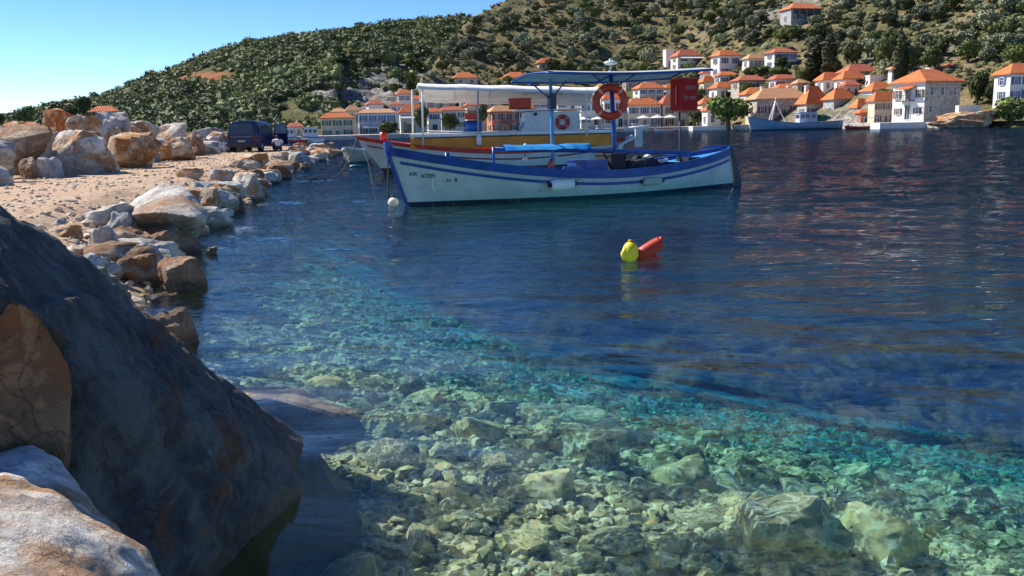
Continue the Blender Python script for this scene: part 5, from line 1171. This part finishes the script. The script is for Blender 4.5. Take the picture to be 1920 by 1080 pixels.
ph = at_z(522, 284, .62); HY = ph.y
pe = thing('person', 'person in a pale pink shirt sitting bent forward on the rocks beside the van', 'person', (ph.x, HY, gnd(ph.x, HY) + .02), R(20))
V_ = [(0, 0, .30), (0, .03, .42), (0, .10, .62), (0, .18, .78), (0, .24, .86), (0, .28, .98), (.2, .15, .76), (.34, .26, .56), (.26, .46, .50), (-.2, .15, .76), (-.34, .26, .56), (-.26, .46, .50), (.11, .05, .28), (.18, .42, .42), (.17, .44, .06), (.17, .58, .03), (-.11, .05, .28), (-.18, .42, .42), (-.17, .44, .06), (-.17, .58, .03)]
pe.scale = (.9, .9, .8)
E_ = [(0, 1), (1, 2), (2, 3), (3, 4), (4, 5), (3, 6), (6, 7), (7, 8), (3, 9), (9, 10), (10, 11), (0, 12), (12, 13), (13, 14), (14, 15), (0, 16), (16, 17), (17, 18), (18, 19)]
skin_body('body', V_, E_, [.15, .15, .17, .14, .055, .085, .07, .05, .035, .07, .05, .035, .10, .07, .045, .035, .10, .07, .045, .035], SKIN, pe)
skin_body('shirt', [(0, -.01, .34), (0, .02, .46), (0, .10, .62), (0, .17, .78), (.2, .15, .77), (.31, .23, .60), (-.2, .15, .77), (-.31, .23, .60)], [(0, 1), (1, 2), (2, 3), (3, 4), (4, 5), (3, 6), (6, 7)], [.185, .185, .20, .16, .10, .085, .10, .085], SHIRT, pe)
skin_body('trousers', [(0, 0, .28), (.11, .05, .28), (.18, .42, .42), (.17, .44, .12), (-.11, .05, .28), (-.18, .42, .42), (-.17, .44, .12)], [(0, 1), (1, 2), (2, 3), (0, 4), (4, 5), (5, 6)], [.17, .12, .09, .065, .12, .09, .065], TROU, pe)
MB().ball((0, .27, 1.0), (.085, .10, .115), n=14, m=10).ball((0, .36, .97), (.02, .025, .025)).ball((.085, .28, .98), (.02, .03, .03)).ball((-.085, .28, .98), (.02, .03, .03)).build('head', SKIN, pe); MB().ball((0, .255, 1.02), (.098, .108, .115), n=14, m=10).build('hair', HAIR, pe)

# ------------------------------------------------------------------ boulders of the breakwater, one by one
def bpx(label, u0, u1, v0, v1, zb, mat, seed, D=None, dk=.8, rz=0, tilt=(0, 0), sub=4, rough=.07, sink=.12, planes=12, cat='boulder', group=None):
    uc = (u0 + u1) / 2; p = at_z(uc, v1, zb) if D is None else at_y(uc, v1, D)
    k = p.y / F; W_ = (u1 - u0) * k; H_ = (v1 - v0) * k * 1.02 + sink
    return boulder('boulder', label, (p.x + gx(uc) * W_ * dk * .5, p.y + W_ * dk * .42, p.z + H_ / 2 - sink), (W_, W_ * dk, H_), seed, mat, rz, tilt, sub, rough, group, cat=cat, planes=planes)
for a in (
    ('grey white boulder with rounded back at the far left edge', -10, 38, 263, 330, .55, RK_GREY, 1, None, .8),
    ('half seen grey white rock lowest at the left edge', -25, 33, 312, 352, .55, RK_GREY, 2, None, .8),
    ('long block with orange front and grey top in the upper left', 5, 88, 228, 272, 0, RK_ORANGE, 3, 25.5, .6),
    ('brown orange crumbly boulder under the long orange block', 20, 82, 258, 332, .55, RK_BROWN, 4, None, .8),
    ('bright orange tilted slab on top of the boulder pile', 80, 154, 205, 250, 0, RK_ORANGE, 5, 28.5, .5),
    ('tan capstone right of the bright orange slab', 128, 189, 217, 256, 0, RK_TAN, 6, 28, .7),
    ('grey brown boulder between the crumbly one and the biggest white one', 74, 132, 250, 328, .55, RK_GREY, 7, None, .8),
    ('biggest white grey boulder with orange middle in the left pile', 112, 220, 246, 329, .57, RK_WHITE, 8, None, .75),
    ('pointed pale grey boulder rising behind the big tan one', 185, 250, 211, 275, 0, RK_WHITE, 9, 31, .8),
    ('big tan orange boulder leaning left of the road', 200, 305, 250, 319, .57, RK_TAN, 10, None, .7),
    ('white tan boulder right of the pointed grey one', 245, 305, 228, 276, 0, RK_WHITE, 11, 36, .7),
    ('long white flat topped boulder at the back of the pile', 283, 362, 232, 276, 0, RK_WHITE, 12, 40, .6),
    ('tan boulder under the long white one', 298, 366, 258, 302, .58, RK_TAN, 13, None, .7),
    ('small brown boulder at the right end of the pile', 350, 384, 248, 292, .6, RK_BROWN, 14, None, .7),
    ('white tan low boulder just left of the white post', 376, 418, 256, 286, .6, RK_WHITE, 15, 50, .7),
    ('knee high speckled rock at the foot of the biggest white boulder', 78, 120, 296, 336, .55, RK_GREY, 16, None, .8),
    ('reddish rubble rock between the left edge boulders', 34, 74, 296, 338, .55, RK_BROWN, 17, None, .8),
    ('cream rock peeping over the gap above the big tan boulder', 232, 268, 236, 262, 0, RK_TAN, 18, 33, .7),
    ('grey rock behind the crumbly brown boulder', -20, 30, 238, 282, 0, RK_GREY, 19, 27, .7),
    # water edge
    ('grey rock with orange left end beside the big overhanging boulder', 188, 305, 458, 535, .0, RK_GREY, 32, None, .8),
    ('brown wedge rock with flat sunlit top at the water', 297, 398, 484, 548, -.02, RK_BROWN, 33, None, .8),
    ('brown pyramid rock standing alone in the shallow water', 281, 378, 582, 664, -.04, RK_BROWN, 34, None, .8),
    ('grey boulder with orange left cheek behind the overhanging one', 352, 428, 343, 402, .0, RK_GREY, 35, None, .9),
    ('dark wet rock right of the grey orange cheeked boulder', 398, 462, 362, 402, -.02, RK_DARK, 36, None, .8),
    ('bright white pointed rock at the water further along the pier', 440, 497, 325, 377, .0, RK_WHITE, 37, None, .8),
    ('tiny brown rock alone in the water off the overhanging boulder', 387, 410, 463, 479, -.02, RK_BROWN, 38, None, .8),
    ('long flat tan slab at the road edge below the van', 432, 506, 289, 313, .5, RK_TAN, 39, None, .5),
    ('flat cream slab on the road edge left of the white pointed rock', 330, 388, 316, 338, .5, RK_TAN, 40, None, .5),
    ('orange rock at the pier end right of the person', 549, 580, 268, 285, .35, RK_ORANGE, 41, None, .7),
    ('tan rock at the very tip of the pier', 583, 626, 278, 296, -.02, RK_TAN, 42, None, .7),
    ('grey tan boulder with dark wet foot near the pier end', 540, 584, 286, 316, -.02, RK_GREY, 43, None, .8),
    ('low brown rock at the water between white rock and pier end', 498, 548, 306, 337, -.02, RK_BROWN, 44, None, .8),
    ('pale slab stepping down to the water right of the white rock', 478, 528, 318, 345, -.02, RK_TAN, 45, None, .8),
    ('grey stone half buried in gravel left of the overhanging boulder', 203, 252, 398, 440, .28, RK_GREY, 46, None, .8),
    ('flat grey slab lying on the gravel by the dark slope', 78, 132, 411, 436, .4, RK_GREY, 47, None, .7),
    ('pale tan rubble rock below the half buried grey stone', 168, 232, 424, 492, .2, RK_WHITE, 48, None, .8),
    ('small reddish rock at the foot of the grey orange ended rock', 190, 232, 488, 520, .1, RK_ORANGE, 49, None, .8),
    ('pale rock between the white pointed rock and the cream slab', 392, 440, 318, 350, .3, RK_WHITE, 50, None, .7),
    ):
    bpx(*a, rz=(a[7] * 1.7) % 3, sub=5 if (a[2] - a[1]) > 70 and a[3] > 300 else 4)
# the big overhanging boulder: sunlit cap, dark undercut
c0 = at_z(318, 466, 0); k = c0.y / F
def off(u, v, dy): p = at_y(u, v, c0.y + dy); return tuple(p)
hull_rock('boulder', 'big overhanging boulder with white sunlit cap and dark orange undercut at the water', [off(234, 400, .3), off(250, 372, .7), off(300, 343, .9), off(345, 352, .7), off(392, 400, .3), off(388, 416, .15), off(365, 408, -.35), off(300, 398, -.55), off(250, 402, -.4), off(262, 455, 1.0), off(300, 470, .9), off(355, 468, 1.0), off(368, 440, .7), off(240, 425, .5), off(270, 472, 1.4), off(350, 468, 1.5), off(330, 360, 1.4), off(380, 395, 1.3), off(245, 390, 1.2)], RK_WHITE, 55, .035, 6)
hull_rock('boulder', 'rough tan rock with dark hollows under the overhanging boulder', [off(262, 455, -.7), off(300, 440, -.6), off(355, 445, -.5), off(378, 470, -.4), off(370, 500, -.6), off(300, 505, -.9), off(268, 485, -.9), off(280, 445, .1), off(370, 450, .1), off(372, 500, .1), off(270, 498, .1)], RK_BROWN, 56, .10, 5)

# foreground: dark slab boulder, its twin behind, pale rock at the camera's feet
def Q(u, v, y): return tuple(at_y(u, v, y))
g1 = at_z(568, 822, -.02); g2 = at_z(520, 905, -.05); g3 = at_z(452, 1010, -.1); g4 = at_z(420, 1090, -.15)
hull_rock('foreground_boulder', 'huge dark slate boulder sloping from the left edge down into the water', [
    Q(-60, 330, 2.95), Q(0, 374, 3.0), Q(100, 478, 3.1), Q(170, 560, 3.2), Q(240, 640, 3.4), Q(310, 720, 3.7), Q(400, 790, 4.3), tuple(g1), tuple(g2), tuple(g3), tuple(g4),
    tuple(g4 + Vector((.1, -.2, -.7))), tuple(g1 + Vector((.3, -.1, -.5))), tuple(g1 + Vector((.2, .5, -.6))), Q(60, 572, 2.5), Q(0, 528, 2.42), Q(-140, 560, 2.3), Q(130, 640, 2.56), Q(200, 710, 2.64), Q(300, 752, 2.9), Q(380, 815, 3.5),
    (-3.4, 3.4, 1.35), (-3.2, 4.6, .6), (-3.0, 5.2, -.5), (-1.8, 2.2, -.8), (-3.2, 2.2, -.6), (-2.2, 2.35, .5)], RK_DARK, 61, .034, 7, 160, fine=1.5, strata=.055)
hull_rock('foreground_boulder', 'second dark boulder just behind the ridge of the huge slate one', [
    Q(40, 405, 3.4), Q(80, 428, 3.45), Q(190, 500, 3.6), Q(262, 568, 3.8), Q(276, 610, 3.9), Q(292, 655, 4.0), Q(330, 712, 4.2), Q(0, 600, 3.7), Q(200, 700, 3.8), (-3.0, 4.4, .8), (-2.3, 4.7, -.3), (-3.4, 4.9, -.3), (-3.2, 4.1, .9), (-1.9, 4.4, -.4)], RK_DARK, 62, .045, 6, 110, strata=.05)
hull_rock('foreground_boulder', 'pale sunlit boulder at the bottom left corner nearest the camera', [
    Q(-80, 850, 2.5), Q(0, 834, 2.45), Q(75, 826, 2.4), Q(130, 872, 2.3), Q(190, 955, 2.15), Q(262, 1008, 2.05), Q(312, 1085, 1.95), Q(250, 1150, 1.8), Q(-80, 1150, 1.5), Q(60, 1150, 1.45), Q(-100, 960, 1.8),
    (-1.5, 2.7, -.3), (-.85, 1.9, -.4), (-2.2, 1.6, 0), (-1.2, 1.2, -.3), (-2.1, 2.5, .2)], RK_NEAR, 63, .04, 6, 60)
hull_rock('foreground_boulder', 'tan sunlit rock wedge at the left edge under the slate boulder', [Q(-60, 560, 2.4), Q(0, 548, 2.42), Q(70, 590, 2.45), Q(128, 700, 2.5), Q(120, 850, 2.45), Q(-60, 860, 2.4), (-1.7, 2.7, .2), (-1.8, 2.8, .8), (-2.6, 2.3, .6), (-1.5, 2.7, .2)], RK_RUST, 64, .05, 5, 60)
sl1 = at_z(400, 735, -.02); sl2 = at_z(605, 800, -.12)
boulder('sunken_slab', 'flat tan slab just under the water right of the slate boulder', ((sl1.x + sl2.x) / 2 - .02, (sl1.y + sl2.y) / 2 + .22, -.17), (1.2, .62, .38), 65, RK_SUNK, -.3, (.05, .06), 5, .05)

# ------------------------------------------------------------------ stones: of the sea bed (parts of it) and of the pier
def stone_mat(name, stops, rough=.85):
    t = NT(name); g = t.n('NewGeometry'); oi = t.n('ObjectInfo'); v = t.objvec()
    f = t.math('FRACT', t.math('ADD', t.math('MULTIPLY', g.outputs['Random Per Island'], 1.0), t.math('MULTIPLY', oi.outputs['Random'], 3.7)))
    c = t.ramp(f, stops); n = t.noise(v, 7, 5, .65, .5)
    c = t.mix(t.ramp(n, [(.36, (.8, .8, .8)), (.5, (0, 0, 0))]), c, (.09, .085, .04)); c = t.mix(t.ramp(n, [(.56, (0, 0, 0)), (.68, (.55, .55, .55))]), c, (.80, .72, .48))
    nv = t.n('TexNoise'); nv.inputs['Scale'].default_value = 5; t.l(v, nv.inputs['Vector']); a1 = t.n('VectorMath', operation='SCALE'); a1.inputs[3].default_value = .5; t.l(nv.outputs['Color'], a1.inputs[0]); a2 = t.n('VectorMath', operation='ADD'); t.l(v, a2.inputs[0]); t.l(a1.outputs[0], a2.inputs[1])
    ve = t.n('TexVoronoi', feature='DISTANCE_TO_EDGE'); ve.inputs['Scale'].default_value = 3.4; t.l(a2.outputs[0], ve.inputs['Vector']); c = t.mix(t.ramp(ve.outputs['Distance'], [(.0, (.8, .8, .8)), (.07, (0, 0, 0))]), c, (.86, .82, .60))  # pale vein net painted on the stones for rippling sunlight under water
    t.l(c, t.b.inputs['Base Color']); t.b.inputs['Roughness'].default_value = rough; t.l(t.bump(t.noise(v, 20, 4), .4, .02), t.b.inputs['Normal']); return t.m
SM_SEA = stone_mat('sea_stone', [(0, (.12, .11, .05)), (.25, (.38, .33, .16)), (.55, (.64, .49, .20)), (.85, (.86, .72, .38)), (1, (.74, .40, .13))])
SM_DRY = stone_mat('dry_stone', [(0, (.26, .20, .15)), (.35, (.50, .40, .30)), (.7, (.66, .58, .48)), (.9, (.60, .36, .22)), (1, (.36, .36, .36))])
ST_ME = []
for i in range(8):
    P, Fa = rock_mesh(500 + i, 3, 11, .05); ST_ME.append((P, Fa))
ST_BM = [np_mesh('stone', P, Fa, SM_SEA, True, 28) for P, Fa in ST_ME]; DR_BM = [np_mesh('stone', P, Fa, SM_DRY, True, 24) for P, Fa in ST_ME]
r_ = random.Random(33)
def add_stone(parent, mes, p, s, flat=.6):
    o = link('stone', mes[r_.randrange(8)], parent, loc=p); o.scale = (s * r_.uniform(.8, 1.3), s * r_.uniform(.7, 1.0), s * r_.uniform(flat * .7, flat * 1.1)); o.rotation_euler = (r_.uniform(-.25, .25), r_.uniform(-.25, .25), r_.uniform(0, 6.3)); return o
n_st = 0; pos = []
while n_st < 290:
    y = 2.9 + 6.5 * r_.random() ** 1.5; x = r_.uniform(-1.6, 3.4) * (y / 4.5) + .3
    s = r_.choice([.09, .11, .13, .16, .20, .26]) * r_.uniform(.8, 1.25) * (1 + .12 * (y - 3))
    if x - edge_x(y) < .9: continue
    if any((x - a) ** 2 + (y - b) ** 2 < ((s + c) * .36) ** 2 for a, b, c in pos): continue
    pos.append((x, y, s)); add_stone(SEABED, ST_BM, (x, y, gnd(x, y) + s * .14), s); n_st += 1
# large sunken boulders
for i, (u, v, wpx, dpt, lab) in enumerate(((1500, 850, 210, 1.15, 'large round sunken boulder right of centre'), (1400, 835, 130, 1.15, 'pale sunken boulder left of the large round one'), (1660, 830, 170, 1.5, 'pale greenish sunken boulder in the lower right'), (1740, 930, 190, 1.3, 'long sunken rock near the lower right corner'), (1880, 960, 180, 1.3, 'sunken boulder at the right edge'), (1020, 800, 110, 1.0, 'sunken rock near the middle of the shallows'), (1340, 1050, 190, .75, 'brownish sunken boulder at the bottom edge'), (620, 1000, 160, .7, 'pinkish sunken rock left in the shallows'), (700, 1060, 220, .62, 'olive sunken rock at the bottom edge left'), (850, 990, 120, .8, 'tan sunken rock above the bottom edge'), (1100, 700, 120, 1.6, 'dark sunken rock in the deeper water'), (1290, 740, 150, 1.6, 'blurred sunken boulder in the blue green water'))):
    y_ = (CAMZ * F / (v - hor(u) + (wpx * .0))) ; d_ = ray(u, v); p = Vector((0, 0, CAMZ)) + d_ * (CAMZ / -d_.z)
    dr_ = d_.normalized(); si = math.sqrt(1 - dr_.z ** 2) / 1.333; kz = dpt / math.sqrt(1 - si * si); hd = Vector((dr_.x, dr_.y, 0)).normalized(); p = p + hd * kz * si
    zz = gnd(p.x, p.y); s = wpx * (p.y + .8) / F
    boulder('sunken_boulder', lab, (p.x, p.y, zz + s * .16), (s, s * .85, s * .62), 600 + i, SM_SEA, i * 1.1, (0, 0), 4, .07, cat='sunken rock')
def stones_stuff(name, label, pts, mat, parent=None, sub=1):
    B, BF = ICO[sub]; k = len(pts); A = np.array([q[:3] for q in pts]); s = np.array([q[3] for q in pts]); r2 = np.random.default_rng(4)
    J = 1 + .30 * r2.uniform(-1, 1, (k, len(B))); th = r2.uniform(0, 6.28, k); ax = r2.uniform(.75, 1.3, (k, 1, 3)) * np.array([.5, .42, .28])
    V = B[None] * J[..., None] * ax * s[:, None, None]; c, sn = np.cos(th)[:, None], np.sin(th)[:, None]
    V = np.stack([V[..., 0] * c - V[..., 1] * sn, V[..., 0] * sn + V[..., 1] * c, V[..., 2]], -1) + A[:, None]
    Fq = (BF[None] + (np.arange(k) * len(B))[:, None, None]).reshape(-1, 3)
    o = link(name, np_mesh(name, V.reshape(-1, 3), Fq, mat, True, 20), parent); tag(o, label if parent is None else None, 'stones' if parent is None else None, kind='stuff'); return o
def spread(n, fx, s0, s1, pw=2.5):
    out = []
    while len(out) < n:
        x, y = fx(); out.append((x, y, s0 + (s1 - s0) * r_.random() ** pw))
    xa_, ya_ = np.array([a[0] for a in out]), np.array([a[1] for a in out]); z = ground(xa_, ya_); return [(x, y, zz + s * .10, s) for (x, y, s), zz in zip(out, z)]
def far_xy():
    y = 6 + 16 * r_.random() ** 1.3; return float(edge_x(y)) + 1.5 + r_.random() * (5 + 1.0 * y), y
def sea_xy():
    while True:
        y = 2.6 + 17 * r_.random() ** 1.9; x = edge_x(y) + .1 + r_.random() ** 1.1 * (3.2 + y * .8)
        return float(x), y
def near_xy():
    y = 2.6 + 3.6 * r_.random(); return float(edge_x(y)) + .6 + r_.random() * (3.0 + y), y
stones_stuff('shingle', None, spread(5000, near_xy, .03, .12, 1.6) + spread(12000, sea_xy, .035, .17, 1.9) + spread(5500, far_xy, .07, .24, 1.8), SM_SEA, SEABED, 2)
def strand_xy():
    y = 3.5 + 66 * r_.random() ** 1.6; return float(edge_x(y)) + r_.gauss(-.5, .55), y
def road_xy():
    y = 6 + 60 * r_.random() ** 1.7; return float(edge_x(y)) - r_.uniform(.3, 7.5), y
pr = spread(1900, strand_xy, .05, .30, 2.6) + spread(5200, road_xy, .03, .12, 2.5)
stones_stuff('rubble', None, pr, SM_DRY, SEABED, 1)
# rubble one can pick out along the water edge
k_ = 0
for i in range(104):
    y = 9 + 60 * r_.random() ** 1.2; x = float(edge_x(y)) + r_.gauss(-.35, .45); s = r_.uniform(.3, .75) * (1 + y * .01)
    wh_ = 'left of the overhanging boulder' if y < 13 else 'just beyond the overhanging boulder' if y < 17 else 'round the white pointed rock' if y < 23 else 'past the white pointed rock' if y < 32 else 'level with the road slab' if y < 42 else 'in front of the van' if y < 52 else 'near the pier tip'
    cl_ = ['tan', 'grey', 'white', 'brown', 'tan'][i % 5]; bg_ = 'large' if s > .75 else 'middling' if s > .55 else 'small'
    o = boulder('edge_rock', bg_ + ' ' + cl_ + ' rock at the water edge, ' + wh_, (x, y, gnd(x, y) + s * .12), (s * 1.2, s * .9, s * .62), 700 + i, [RK_TAN, RK_GREY, RK_WHITE, RK_BROWN, RK_TAN][i % 5], r_.uniform(0, 6), (r_.uniform(-.3, .3), r_.uniform(-.3, .3)), 4 if y < 25 else 3, .08, 'rocks at the water edge ' + wh_, cat='rock')
# rubble behind the boulder pile closes the view to the sea
for i in range(54):
    y = 19.5 + i * .9; x = -9.9 - .12 * y - r_.uniform(.1, 1.9); s = r_.uniform(.6, 1.5)
    boulder('breakwater_rock', ['tan', 'white', 'brown', 'grey'][i % 4] + (' big' if s > 1.1 else ' small') + ' rock filling a gap in the ' + ('near' if y < 32 else 'middle' if y < 48 else 'far') + ' part of the pile', (x, y, .5 + s * .3 + (.5 if i % 3 == 0 else 0)), (s * 1.3, s, s * .9), 900 + i, [RK_TAN, RK_WHITE, RK_BROWN, RK_GREY][i % 4], r_.uniform(0, 6), (r_.uniform(-.3, .3), r_.uniform(-.3, .3)), 4, .08, 'filler rocks of the breakwater pile', cat='boulder')
